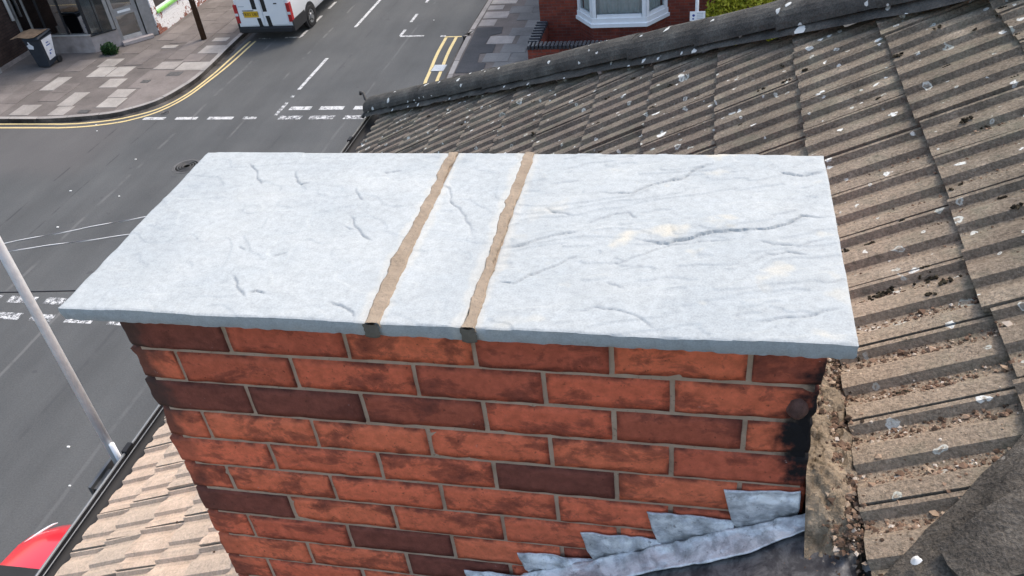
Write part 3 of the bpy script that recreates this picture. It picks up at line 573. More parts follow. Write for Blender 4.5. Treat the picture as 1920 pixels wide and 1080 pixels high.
def put_tile(k, j):
    x = 1.447 - GA * k; y = 0.0383 + PW * j
    if k == 10: x += 0.05
    if x < 0.30 and y - PW / 2 < 1.80: return                          # smaller tiles lie here
    dz = random.uniform(-0.003, 0.003)
    loc = Vector((x + random.gauss(0, 0.0045), y + random.uniform(-0.0015, 0.0015), zr(x) + ZT + dz))
    ymax_needed = hipy(x + 0.33); 
    if y - PW > hipy(x): return
    cut = y > ymax_needed - 0.02
    if -0.2 < x < 1.40 and j in (0, 1): return                         # a sunk lead-lined strip in front of the stack
    if 1.0 < x < 1.40 and 0.02 < y - PW / 2 < 0.62: return          # the mortar fillet takes their place
    if CX0 + 0.08 < x < CX1 - 0.3 and YB + 0.05 < y - PW and y < CYB - 0.05: return
    if cut:
        bm = bmesh.new(); bm.from_mesh(tme); bm.transform(Matrix.Translation(loc))
        nrm = Vector((-HS, 1, 0)).normalized()
        bmesh.ops.bisect_plane(bm, geom=bm.verts[:] + bm.edges[:] + bm.faces[:], plane_co=Vector((HX0, HY0 - 0.03, 0)), plane_no=nrm, clear_outer=True)
        if not bm.faces: bm.free(); return
        bm.transform(Matrix.Translation(-loc)); me = bpy.data.meshes.new('roof_tile'); bm.to_mesh(me); bm.free(); me.materials.clear(); me.materials.append(M['tile'])
    else: me = tme
    o = bpy.data.objects.new('roof_tile', me); link(o, roof, loc)
    if not cut: o.rotation_euler = (R(random.gauss(0, 0.35)), R(random.gauss(0, 0.35)), R(random.gauss(0, 0.25)))
ntile = 0
for k in range(-4, 11):
    for j in range(-4, 25): put_tile(k, j)
# hip tiles, half round, bedded on mortar
hd = Vector((1, HS, TP)); hl = hd.length; hu = hd.normalized()
hs_ = Vector((-HS, 1, 0)).normalized(); hn = hs_.cross(hu).normalized()
if hn.z < 0: hn = -hn
def half_round(P0, P1, r0, r1, u, s, n, a0=-88, a1=88, seg=12, rows=7, lump=0.003, thick=0.016, seed=0.0):
    v = []; f = []
    for i in range(rows):
        t = i / (rows - 1); c = P0.lerp(P1, t); r = r0 + (r1 - r0) * t
        for q in range(seg + 1):
            a = R(a0 + (a1 - a0) * q / seg); rr = r + lump * (float(vn(seed + i * 0.9, q * 0.8)) - 0.5) * 2
            v.append(c + s * (math.sin(a) * rr) + n * (math.cos(a) * rr * 0.92))
    f += grid_faces(rows, seg + 1)
    b = len(v); m_ = seg + 1
    for i in (0, rows - 1):
        t = i / (rows - 1); c = P0.lerp(P1, t); r = (r0 + (r1 - r0) * t) - thick
        for q in range(seg + 1):
            a = R(a0 + (a1 - a0) * q / seg); v.append(c + s * (math.sin(a) * r) + n * (math.cos(a) * r * 0.92))
    for q in range(seg):
        f.append((q, q + 1, b + q + 1, b + q)); e = (rows - 1) * m_; f.append((e + q, b + m_ + q, b + m_ + q + 1, e + q + 1))
    return v, f
s0 = 0.0; hi_ = 0
HB = Vector((HX0 + 0.0, HY0, zr(HX0)))
while s0 * hu.x + HX0 < XR:
    P0 = HB + hu * s0 + hn * (0.014 + random.uniform(-0.004, 0.004)); P1 = HB + hu * (s0 + 0.445) + hn * (0.023 + random.uniform(-0.003, 0.003))
    v, f = half_round(P0, P1, 0.100, 0.094, hu, hs_, hn, seed=hi_ * 7.7)
    mk('hip_tile', v, f, M['hip'], roof, ZT, smooth=False)
    s0 += 0.43; hi_ += 1
mb = []; nb = 70
for i in range(nb):
    t = i / (nb - 1) * s0
    for q in range(7):
        a = (q / 6 - 0.5) * 2; w_ = 0.108 + 0.02 * float(vn(i * 0.8, 3.3)); hgt = 0.055 * (1 - a * a) - 0.016 + 0.012 * float(vn(i * 1.3, q * 2.1))
        mb.append(HB + hu * t + hs_ * (a * w_) + hn * hgt)
mk('hip_mortar', mb, grid_faces(nb, 7), M['hip'], roof, ZT)
# ridge tiles beyond the top of the picture
yy = YRG; 
while yy > -2.4:
    v, f = half_round(Vector((XR, yy, ZRG + 0.01)), Vector((XR, yy - 0.445, ZRG + 0.02)), 0.12, 0.112, Vector((0, -1, 0)), Vector((1, 0, 0)), Vector((0, 0, 1)), seed=yy)
    mk('ridge_tile', v, f, M['hip'], roof, ZT); yy -= 0.43
# gutter along the eaves
def gutter(name, x_in, z, y0, y1):
    b = MB(); seg = 10; r_ = 0.060; cx = x_in - r_; v = []; f = []
    for y in (y0, y1):
        for q in range(seg + 1):
            a = math.pi * q / seg; v.append((cx + math.cos(a) * r_, y, z - math.sin(a) * r_ * 0.9))
        for q in range(seg + 1):
            a = math.pi * q / seg; v.append((cx + math.cos(a) * (r_ - 0.003), y, z - math.sin(a) * (r_ * 0.9 - 0.003)))
    n = seg + 1
    for q in range(seg): f += [(q, q + 1, 2 * n + q + 1, 2 * n + q), (n + q, 3 * n + q, 3 * n + q + 1, n + q + 1)]
    b.add(v, f); o = b.build(name, M['gutter'], house, ZT, smooth=True)
    MB().tube([(cx - r_, y0, z), (cx - r_, y1, z)], 0.0065, 10).build('gutter_rim', M['rimglint'], o, ZT, smooth=True); MB().tube([(cx - r_ + 0.017, y0, z - 0.012), (cx - r_ + 0.017, y1, z - 0.012)], 0.003, 8).build('gutter_rim', M['rimglint'], o, ZT, smooth=True)
    return o
GZ = -1.852
gut = gutter('gutter', -1.243, GZ, -5.9, 4.98)
gut['label'] = 'black half round gutter along the eaves'
MB().box(-1.235, -1.215, -5.9, 4.9, -2.02, -1.86).build('fascia_board', M['blackplastic'], house, ZT)
for y in (1.21, 0.35, 2.2, 3.2, 4.2):
    b = MB(); v = []
    for yy2 in (y - 0.028, y + 0.028):
        for q in range(11):
            a = math.pi * q / 10; v.append((-1.303 + math.cos(a) * 0.066, yy2, GZ - math.sin(a) * 0.060))
    b.add(v, [(q, q + 1, 12 + q, 11 + q) for q in range(10)]); b.box(-1.376, -1.352, y - 0.028, y + 0.028, GZ - 0.006, GZ + 0.014)
    b.build('gutter_bracket', M['gutter'], house, ZT)
g2 = MB(); g2.box(-1.1, 5.5, 4.96, 5.07, GZ - 0.05, GZ - 0.045); g2.box(-1.1, 5.5, 5.06, 5.07, GZ - 0.05, GZ); g2.build('end_gutter', M['gutter'], house, ZT)
b = MB(); P = HB + hu * -0.02
b.tube([P + hu * 0.05 + hn * 0.10, P + hu * -0.05 + hn * 0.06, P + hu * -0.075 + hn * 0.10, P + hu * -0.07 + hn * 0.145, P + hu * -0.105 + hn * 0.16, P + hu * -0.125 + hn * 0.14], 0.011, 7)
b.tube([P + hu * -0.03 + hs_ * 0.1 - hn * 0.02, P + hu * -0.03 + hn * 0.05, P + hu * -0.03 - hs_ * 0.10 - hn * 0.02], 0.014, 7)
b.build('hip_iron', M['iron'], house, ZT, smooth=True)

# ---------------------------------------------------------------- the chimney
ch = empty('chimney_stack', ((CX0 + CX1) / 2, (YB + CYB) / 2, ZT - 1.5), 'red brick chimney stack capped with three pale grey stone slabs', 'chimney')
MB().box(CX0 + 0.036, CX1 - 0.014, YB + 0.0042, CYB - 0.004, -1.5, -0.084).build('mortar_core', M['pointing'], ch, ZT)
mbv = []
nx_ = 60
bd = MB().box(CX0 + 0.02, CX1 - 0.015, YB + 0.012, CYB - 0.01, -0.088, -0.028); bd.build('mortar_bed', M['pointing'], ch, ZT)
HB_ = 0.0851; ZTOP = -0.0865
def brick(name, x0, x1, y0, y1, z0, z1, seed, erode_l=0.0, erode_r=0.0, fine=True, front=True):
    nx, ny, nz = (max(4, int((x1 - x0) / 0.022)), 3, 4) if fine else (1, 1, 1)
    if fine and (erode_l or erode_r): nx = max(6, int((x1 - x0) / 0.012)); nz = 7; ny = 5
    bm = bmesh.new(); idx = {}
    X = np.linspace(x0, x1, nx + 1); Y = np.linspace(y0, y1, ny + 1); Z = np.linspace(z0, z1, nz + 1)
    def V(i, j, k):
        q = idx.get((i, j, k))
        if q is None:
            x, y, z = X[i], Y[j], Z[k]
            if fine:
                rd = 0.0016 + 0.0016 * float(vn(seed + x * 60, z * 70 + y * 40))
                # round the arrises
                ex = (i in (0, nx)); ey = (j in (0, ny)); ez = (k in (0, nz))
                if ex + ey + ez >= 2:
                    cx, cy, cz = (x0 + x1) / 2, (y0 + y1) / 2, (z0 + z1) / 2
                    if ex: x += math.copysign(rd, cx - x) * 0.7
                    if ey: y += math.copysign(rd, cy - y) * 0.7
                    if ez: z += math.copysign(rd, cz - z) * 0.5
                y += (0.5 - float(vn(seed + x * 45, z * 45))) * 0.0035 * (1 if j == 0 else 0)
                for er, xe, sg in ((erode_l, x0, 1), (erode_r, x1, -1)):
                    if er:
                        d = abs(x - xe); fall = max(0.0, 1 - d / 0.07) ** 1.5
                        nn = float(fbm(seed * 3 + z * 22, y * 20 + x * 12, 3))
                        sh = er * fall * nn * 1.9
                        zz = abs(z - (z0 + z1) / 2) / ((z1 - z0) / 2)
                        sh += er * fall * 0.15 * zz ** 3
                        x += sg * sh; y += sh * 0.6 * max(0, 1 - (y - y0) / 0.05)
            q = bm.verts.new((x, y, z)); idx[(i, j, k)] = q
        return q
    def quad(a, b_, c, d):
        try: bm.faces.new((V(*a), V(*b_), V(*c), V(*d)))
        except ValueError: pass
    for i in range(nx):
        for k in range(nz):
            quad((i, 0, k), (i + 1, 0, k), (i + 1, 0, k + 1), (i, 0, k + 1)); quad((i, ny, k), (i, ny, k + 1), (i + 1, ny, k + 1), (i + 1, ny, k))
        for j in range(ny):
            quad((i, j, 0), (i, j + 1, 0), (i + 1, j + 1, 0), (i + 1, j, 0)); quad((i, j, nz), (i + 1, j, nz), (i + 1, j + 1, nz), (i, j + 1, nz))
    for j in range(ny):
        for k in range(nz):
            quad((0, j, k), (0, j, k + 1), (0, j + 1, k + 1), (0, j + 1, k)); quad((nx, j, k), (nx, j + 1, k), (nx, j + 1, k + 1), (nx, j, k + 1))
    # own origin at the brick so that its texture box is its own
    c = Vector(((x0 + x1) / 2, (y0 + y1) / 2, z0 + ZT))
    bmesh.ops.translate(bm, verts=bm.verts, vec=-c + Vector((0, 0, ZT)))
    me = bpy.data.meshes.new(name); bm.to_mesh(me); bm.free(); me.materials.append(M['brick'])
    if fine: me.polygons.foreach_set('use_smooth', [True] * len(me.polygons))
    return link(bpy.data.objects.new(name, me), ch, c)
EVEN = [CX0, 0.257, 0.5045, 0.752, 0.9995, 1.233, CX1]; ODD = [CX0, 0.129, 0.378, 0.627, 0.8745, 1.105, CX1]
J = 0.0031
for k in range(13):
    z1 = ZTOP - HB_ * k; z0 = z1 - HB_ + 0.0068
    L = EVEN if k % 2 == 0 else ODD
    for i in range(6):
        x0 = L[i] + (J if i else 0); x1 = L[i + 1] - (J if i < 5 else 0)
        el = (0.009 if k < 4 else 0.003) if i == 0 else 0.0
        er = ({1: 0.009, 2: 0.007, 3: 0.005}.get(k, 0.003)) if i == 5 else 0.0
        dy = random.uniform(-0.0015, 0.0015)
        brick('brick', x0, x1, YB + dy, YB + 0.105, z0 + random.uniform(-.001, .001), z1 + random.uniform(-.001, .001), k * 13.1 + i * 3.7, el, er, True)
        brick('brick', x0, x1, CYB - 0.105, CYB, z0, z1, 0, 0, 0, False)
    for xa, xb in ((CX0, CX0 + 0.105), (CX1 - 0.105, CX1)):
        brick('brick', xa, xb, YB + 0.115, CYB - 0.115, z0, z1, 0, 0, 0, False)
# worn ball of burnt brick at the right-hand corner
v = []; f = []; nu, nv_ = 12, 16
for i in range(nu + 1):
    th = math.pi * i / nu
    for j in range(nv_):
        ph = 2 * math.pi * j / nv_; rr = 0.026 * (1 + 0.22 * (float(vn(i * 0.9, j * 0.7)) - 0.5))
        v.append((1.318 + rr * 0.82 * math.sin(th) * math.cos(ph), YB + 0.014 + rr * math.sin(th) * math.sin(ph), -0.222 + rr * 1.0 * math.cos(th)))
for i in range(nu):
    for j in range(nv_): f.append((i * nv_ + j, (i + 1) * nv_ + j, (i + 1) * nv_ + (j + 1) % nv_, i * nv_ + (j + 1) % nv_))
mk('burnt_brick_lump', v, f, simple('burnt brick', (0.12, 0.062, 0.05), 0.5, 0.4, 0, 0.6, 45, 0.003), ch, ZT, smooth=True)

# stone slabs: riven tops with cleft ledges
LEDGE = {'a': ([(1.02, .273), (1.049, .262), (1.078, .26), (1.113, .272), (1.145, .288), (1.185, .302), (1.233, .308), (1.273, .316), (1.297, .332), (1.322, .353), (1.345, .35), (1.38, .35)], 0.0055),
 'b': ([(.939, .428), (.976, .425), (1.011, .429), (1.04, .46), (1.07, .473), (1.101, .491), (1.131, .522), (1.149, .538), (1.162, .539)], 0.0040),
 'c': ([(.794, .23), (.826, .245), (.856, .268), (.897, .284), (.925, .297)], 0.0036), 'd': ([(.795, .125), (.828, .126), (.852, .149), (.888, .178), (.917, .204), (.941, .218)], 0.0030),
 'e': ([(.844, .37), (.868, .357), (.905, .347)], 0.0022), 'e2': ([(.931, .316), (.958, .343), (1.008, .365), (1.018, .345), (1.027, .34)], 0.0024), 'f': ([(.979, .19), (1.006, .196), (1.037, .212), (1.067, .236), (1.09, .257), (1.161, .266), (1.209, .279)], 0.0022),
 'g': ([(1.286, .522), (1.307, .511), (1.332, .505), (1.375, .517)], 0.0045), 'h': ([(1.227, .203), (1.261, .232), (1.292, .24), (1.332, .233)], 0.0022), 'i': ([(1.227, .044), (1.269, .063), (1.31, .064), (1.338, .08), (1.37, .093)], 0.0022),
 'j': ([(.989, .137), (1.021, .123)], 0.002), 'j2': ([(1.24, .269), (1.27, .26), (1.316, .262), (1.363, .282)], 0.002), 'k': ([(.931, .046), (.974, .063), (1.019, .062), (1.058, .04), (1.081, .016)], -0.0016),
 'l1': ([(.132, .537), (.158, .515), (.182, .476), (.206, .447)], 0.0034), 'l2': ([(.257, .512), (.279, .468), (.296, .451), (.317, .452)], 0.0036), 'l3': ([(.455, .332), (.474, .298), (.503, .259), (.529, .238)], 0.003), 'l4': ([(.35, .177), (.362, .186), (.374, .197)], 0.003),
 'l5': ([(.3, .117), (.321, .084), (.355, .054)], 0.0035), 'l5b': ([(.353, .067), (.368, .072), (.389, .065)], 0.0038), 'l6': ([(.511, .049), (.538, .043), (.564, .029), (.577, .012)], 0.0036), 'l7': ([(.262, .21), (.283, .196)], 0.0025), 'l7b': ([(.454, .293), (.475, .282)], 0.0022),
 'l8': ([(.428, .434), (.461, .381)], 0.0025), 'l8b': ([(.466, .5), (.509, .509)], 0.0025), 'm': ([(.613, .456), (.632, .439), (.65, .387), (.69, .338), (.733, .247)], 0.0022)}
def riven(x, y, style):
    h = 0.0020 * (fbm(x * 5 + 3, y * 6 + 1, 3) - 0.5); cleft = np.zeros(x.shape)
    if style == 'streak':
        a = x * 3.1 + y * 0.8; b_ = y * 13.0 - x * 3.6; tq = fbm(a + 4, b_ + 2, 4) * 8
    else: tq = fbm(x * 6 + 9, y * 7 + 4, 3) * 6
    fr = tq - np.floor(tq); h = h + (0.0016 if style == 'streak' else 0.0011) * (np.floor(tq) + np.clip(fr / 0.05, 0, 1))
    h = h + 0.0003 * fbm(x * 70, y * 90, 3); cleft = np.maximum(cleft, np.clip(1 - np.abs(fr - 0.05) / 0.05, 0, 1) * np.clip(fbm(x * 14, y * 14 + 50, 2) * 3.2 - (1.0 if style == 'streak' else 1.3), 0, 1) * 0.75)
    for pts, amp in LEDGE.values():
        P = np.array(pts)
        if P[:, 0].max() < x.min() - 0.03 or P[:, 0].min() > x.max() + 0.03: continue
        best = np.full(x.shape, 9.0); sgn = np.zeros(x.shape); tt = np.zeros(x.shape); n = len(P) - 1
        wx = x + 0.010 * (fbm(x * 55, y * 55 + 7, 3) - 0.45); wy = y + 0.014 * (fbm(x * 48 + 31, y * 48, 3) - 0.45)
        for i in range(n):
            d = P[i + 1] - P[i]; L2 = d @ d; t_ = np.clip(((wx - P[i, 0]) * d[0] + (wy - P[i, 1]) * d[1]) / L2, 0, 1)
            qx = wx - (P[i, 0] + t_ * d[0]); qy = wy - (P[i, 1] + t_ * d[1]); dd = np.hypot(qx, qy); cr = d[0] * qy - d[1] * qx
            up = dd < best; best = np.where(up, dd, best); sgn = np.where(up, np.sign(cr), sgn); tt = np.where(up, (i + t_) / n, tt)
        # lower on the side that faces the front
        endf = np.clip(np.minimum(tt, 1 - tt) / 0.22 + 0.12, 0, 1) * np.clip(0.65 + 0.7 * fbm(x * 26 + amp * 999, y * 26, 2), 0.5, 1.15)
        low = sgn < 0
        h = h - np.where(low, abs(amp) * 0.50 * endf * np.exp(-best / 0.022), 0) + np.where(~low, abs(amp) * 0.2 * endf * np.exp(-best / 0.012), 0) - 0.0016 * endf * np.exp(-(best / 0.0022) ** 2)
        cleft = np.maximum(cleft, np.clip(endf * 1.3, 0, 1) * np.exp(-(best / (0.0017 + 0.25 * abs(amp))) ** 2))
    return h, cleft
def stone(x0, x1, style):
    D0, D1 = 0.0, 0.5915; st = 0.0027; nx = int((x1 - x0) / st) + 1; ny = int((D1 - D0) / st) + 1
    X, Y = np.meshgrid(np.linspace(x0, x1, nx), np.linspace(D0, D1, ny), indexing='ij')
    Z, CL = riven(X, Y, style)
    ed = np.minimum(np.minimum(X - x0, x1 - X), np.minimum(Y - D0, D1 - Y))
    Z = Z - 0.0022 * np.clip(1 - ed / 0.005, 0, 1) ** 2 * (0.4 + 1.2 * fbm(X * 40, Y * 40, 2))
    Z -= Z.mean()
    Xs = X.copy(); Ys = Y.copy()
    wob = lambda a, s: (fbm(a * 14, s, 3) - 0.45) * 0.009
    ramp_f = np.clip(1 - (Y - D0) / 0.02, 0, 1); Ys = Ys + ramp_f * wob(X, 3.3 + x0) * 0.14
    ramp_l = np.clip(1 - (X - x0) / 0.02, 0, 1); Xs = Xs + ramp_l * wob(Y, 8.1 + x0) * (0.5 if x0 == 0 else 0.3)
    ramp_r = np.clip(1 - (x1 - X) / 0.02, 0, 1); Xs = Xs + ramp_r * wob(Y, 12.1 + x1) * (0.35 if x1 > 1.3 else 0.3)
    v = np.stack([Xs, Ys, Z], -1).reshape(-1, 3); f = grid_faces(nx, ny, True)
    f = [q[::-1] for q in f]
    ring = [i * ny for i in range(nx)] + [(nx - 1) * ny + j for j in range(1, ny)] + [i * ny + ny - 1 for i in range(nx - 2, -1, -1)] + [j for j in range(ny - 2, 0, -1)]
    prev = ring; base = v.tolist(); n = len(ring)
    for lv, zz in enumerate((-0.010, -0.021, -0.030)):
        cur = []
        for q, ri_ in enumerate(ring):
            px, py, pz = v[ri_]; nzs = float(vn(px * 90 + py * 90, lv * 5.0)) - 0.5
            cx, cy = (x0 + x1) / 2, (D0 + D1) / 2; ox = 0.0022 * nzs + (0.003 if lv == 2 else 0.0)
            px2 = px + (ox if px < x0 + 0.02 else -ox if px > x1 - 0.02 else 0); py2 = py + (ox if py < D0 + 0.02 else -ox if py > D1 - 0.02 else 0)
            base.append([px2, py2, zz + (0.0015 * nzs if lv == 2 else 0)]); cur.append(len(base) - 1)
        for q in range(n): f.append((prev[q], cur[q], cur[(q + 1) % n], prev[(q + 1) % n]))
        prev = cur
    f.append(tuple(prev))
    o = mk('coping_slab', base, f, M['stone'], ch, ZT)
    bm = bmesh.new(); bm.from_mesh(o.data); bmesh.ops.recalc_face_normals(bm, faces=bm.faces); bm.to_mesh(o.data); bm.free()
    o.data.polygons.foreach_set('use_smooth', [True] * len(o.data.polygons))
    try: o.data.set_sharp_from_angle(angle=R(40))
    except Exception: pass
    at_ = o.data.attributes.new('cleft', 'FLOAT', 'POINT'); vals = np.zeros(len(o.data.vertices), dtype=np.float32); vals[:CL.size] = CL.reshape(-1); at_.data.foreach_set('value', vals)
    return o
stone(0.0, 0.600, 'blotch')['label'] = 'pale riven stone slab on the left of the chimney top'
stone(0.615, 0.768, 'blotch')['label'] = 'narrow middle stone slab between two mortar joints'
stone(0.784, 1.380, 'streak')['label'] = 'pale riven stone slab with cleft lines on the right'
JL = [([(0.597, -.003), (.592, .064), (.585, .193), (.589, .302), (.594, .402), (.59, .592)], [(.622, -.003), (.626, .097), (.621, .23), (.619, .372), (.611, .489), (.614, .592)]),
      ([(.766, -.003), (.766, .098), (.767, .202), (.761, .328), (.76, .438), (.76, .592)], [(.790, -.003), (.788, .122), (.781, .255), (.783, .348), (.786, .449), (.787, .592)])]
for li, (La, Lb) in enumerate(JL):
    ny, nx = 170, 13; yy_ = np.linspace(-0.003, 0.592, ny); xa = np.interp(yy_, *np.array(La).T[::-1]); xb = np.interp(yy_, *np.array(Lb).T[::-1])
    rag = lambda s: (fbm(yy_ * 38, s + li * 9.0, 4) - 0.45) * 0.015
    xa = xa + rag(1.1) - 0.001; xb = xb + rag(7.7) + 0.001
    v = []
    for i in range(ny):
        for q in range(nx):
            t_ = q / (nx - 1); x = xa[i] + (xb[i] - xa[i]) * t_; e = min(t_, 1 - t_) * 2
            z = -0.004 + 0.0062 * min(1, e * 4) + 0.0022 * (float(fbm(x * 120, yy_[i] * 120, 4)) - 0.45)
            if e == 0: z = -0.010
            v.append((x, yy_[i], z))
    o = mk('mortar_joint', v, [q[::-1] for q in grid_faces(ny, nx, True)], M['joint'], ch, ZT)
    MB().box(La[0][0] + 0.004, Lb[0][0] - 0.004, 0.01, 0.585, -0.029, -0.004).build('joint_filling', M['joint'], ch, ZT)
    v = []; nz = 8; nx2 = 9
    for i in range(nz):
        for q in range(nx2):
            t_ = q / (nx2 - 1); z = 0.001 - 0.0335 * i / (nz - 1); w2 = 0.004 * (float(vn(i * 1.1 + li * 5, 2.2)) - 0.5)
            v.append((La[0][0] - 0.001 + w2 + (Lb[0][0] - La[0][0] + 0.002) * t_, -0.0045 - 0.003 * math.sin(math.pi * t_) + 0.002 * (float(vn(i * 1.4, q * 1.2 + li * 8)) - 0.5) + (0.007 if i == nz - 1 else 0), z))
    mk('damp_joint_end', v, grid_faces(nz, nx2), M['jointend'], ch, ZT, smooth=True)

# lead: stepped flashing, dark apron, patch; cement fillet behind
def lead_noise(x, z): return 0.012 * (float(fbm(x * 16, z * 16 + 4, 3)) - 0.45) - 0.016 * abs(float(fbm(x * 24 + 9, z * 24, 3)) - 0.44)
lv, lf = [], []
TEETH = [((0.50, -0.872), (0.668, -0.868)), ((0.644, -0.788), (0.805, -0.784)), ((0.776, -0.703), (0.952, -0.697)), ((0.920, -0.612), (1.088, -0.606)), ((1.058, -0.526), (1.228, -0.524)), ((1.204, -0.441), (1.343, -0.428))]
for ti, ((xa, za), (xb, zb)) in enumerate(TEETH):
    nu, nv_ = 34, 18; base = len(lv); xa2 = xa + 0.030
    for i in range(nu):
        s = i / (nu - 1)
        for q in range(nv_):
            t_ = q / (nv_ - 1); xt = xa + (xb - xa) * s; xbot = xa2 + (xb - xa2) * s
            x = xt + (xbot - xt) * t_ ** 0.9; ztop = za + (zb - za) * s + 0.006 * (float(vn(x * 40, ti * 3.0)) - 0.5) ; zbot = zr(xbot) - 0.040
            z = ztop + (min(zbot, ztop - 0.02) - ztop) * t_
            y = YB - 0.006 - 0.003 * (5 - ti) * 0.3 - 0.010 * t_ - (0.009 * math.sin(math.pi * min(1, t_ * 1.4)) + lead_noise(x * 1.6, z * 1.6)) * (1 if q else 0.15)
            lv.append((x, min(y, YB - 0.0055), z))
    lf += [tuple(k + base for k in q) for q in grid_faces(nu, nv_, True)]
n0 = len(lv); nu, nv_ = 170, 12
for i in range(nu):
    x = 0.50 + (1.385 - 0.50) * i / (nu - 1)
    out = 0.040 + 0.026 * float(fbm(x * 9, 2.2, 3)) - 0.02 * max(0, (x - 1.25) / 0.1)
    for q in range(nv_):
        t_ = q / (nv_ - 1)
        z = zr(x) + 0.012 * (1 - t_) ** 1.6 - 0.020 + 0.010 * (float(fbm(x * 22, t_ * 3 + 1, 3)) - 0.4) - 0.022 * abs(float(fbm(x * 30 + 5, t_ * 2.4 + 8, 3)) - 0.44); y = YB - 0.018 - out * t_ ** 1.15
        lv.append((x, y, z))
lf += [tuple(k + n0 for k in q) for q in grid_faces(nu, nv_, True)]
fl = mk('lead_flashing', lv, lf, M['lead'], ch, ZT, smooth=True); fl['label'] = 'pale stepped lead flashing climbing the brickwork'
so_ = fl.modifiers.new('thickness', 'SOLIDIFY'); so_.thickness = 0.0025
def sheet(name, x0, x1, y0, y1, h0, m, seed, amp=0.008, parent=ch):
    v = []; nu, nv_ = 40, 22
    for i in range(nu):
        for q in range(nv_):
            s = i / (nu - 1); t_ = q / (nv_ - 1); x = x0 + (x1 - x0) * s + 0.012 * (float(vn(t_ * 6, seed)) - 0.5) * (s > 0.9); y = y0 + (y1 - y0) * t_ + 0.012 * (float(vn(s * 9, seed + 3)) - 0.5) * (q == 0)
            v.append((x, y, zr(x) + h0 + amp * (float(fbm(x * 11 + seed, y * 11, 3)) - 0.45)))
    o = mk(name, v, grid_faces(nu, nv_, True), m, parent, ZT, smooth=True); sm = o.modifiers.new('thickness', 'SOLIDIFY'); sm.thickness = 0.004
    return o
sheet('lead_apron', -0.15, 1.435, -0.19, 0.078, -0.040, M['darklead'], 2.0, 0.010)
# cement fillet between the stack and the upper tiles
v = []; nu, nv_ = 130, 26
for i in range(nu):
    y = -0.05 + 0.65 * i / (nu - 1)
    for q in range(nv_):
        t_ = q / (nv_ - 1); x = CX1 - 0.006 + 0.095 * t_ + 0.012 * (float(fbm(y * 12, 3.0, 2)) - 0.45) * t_
        endf = min(1.0, max(0.0, y) / 0.09)
        z = zr(x) - 0.012 + (0.062 * endf + 0.012) * (1 - t_) ** 0.9 * (0.85 + 0.3 * float(vn(y * 14, 1.0))) + 0.050 * (float(fbm(x * 46, y * 36, 5)) - 0.45)
        if y < 0.04: z -= (0.04 - y) * 0.75 * (1 - 0.4 * t_)
        v.append((x, y, z))
mk('cement_fillet', v, grid_faces(nu, nv_, True), M['fillet'], ch, ZT)

# ---------------------------------------------------------------- loose things on the roof
rdir = Vector((0.737, 0.676, 0)); rx = Vector((rdir.x, rdir.y, TP * rdir.x)).normalized(); rn0 = Vector((-SP, 0, CP)); rs = rn0.cross(rx).normalized(); rn = rx.cross(rs).normalized()
if rn.z < 0: rn = -rn
def loose(p0, p1, r, lift, seed, label):
    P0 = Vector((p0[0], p0[1], zr(p0[0]))) + rn0 * lift; P1 = Vector((p1[0], p1[1], zr(p1[0]))) + rn0 * (lift + 0.012)
    v, f = half_round(P0, P1, r, r * 0.97, rx, rs, rn, -80, 80, 20, 16, 0.011, 0.02, seed)
    v = [rn0 * (-(p - P0).dot(rn0) * 0.80) + p for p in v]
    return tag(mk('loose_ridge_tile', v, f, M['looseridge'], None, ZT), label, 'ridge tile')
loose((1.27, -0.43), (1.98, 0.225), 0.120, 0.000, 3.0, 'long dark weathered ridge tile at the bottom right corner of the roof')
fp = [(1.548, -0.093), (1.627, -0.046), (1.70, 0.0), (1.83, -0.05), (1.76, -0.17), (1.575, -0.176), (1.556, -0.135)]
fv = []; nf = len(fp)
for hh in (0.032, 0.046):
    for (x, y) in fp:
        q = Vector((x, y, zr(x))) + rn0 * (hh + 0.006 * math.sin(x * 40) ); fv.append(q)
tag(mk('broken_tile_piece', fv, [tuple(range(nf))[::-1], tuple(range(nf, 2 * nf))] + [(i_, (i_ + 1) % nf, nf + (i_ + 1) % nf, nf + i_) for i_ in range(nf)], M['looseridge'], None, ZT), 'flat grey broken tile piece lying on the dark ridge tile', 'tile piece')
sp_ = Vector((1.515, -0.108, zr(1.515))) + rn0 * 0.034
dv = [sp_ + rn0 * 0.004]; 
for k_ in range(14):
    a = 2 * math.pi * k_ / 14; rr = 0.0085 * random.uniform(0.8, 1.15); dv.append(sp_ + (rx * math.cos(a) + rs * math.sin(a)) * rr - rn0 * 0.002)
tag(mk('lichen_disc', dv, [(0, 1 + k_, 1 + (k_ + 1) % 14) for k_ in range(14)], M['litter'], None, ZT), 'round white lichen disc on the dark ridge tile', 'lichen')

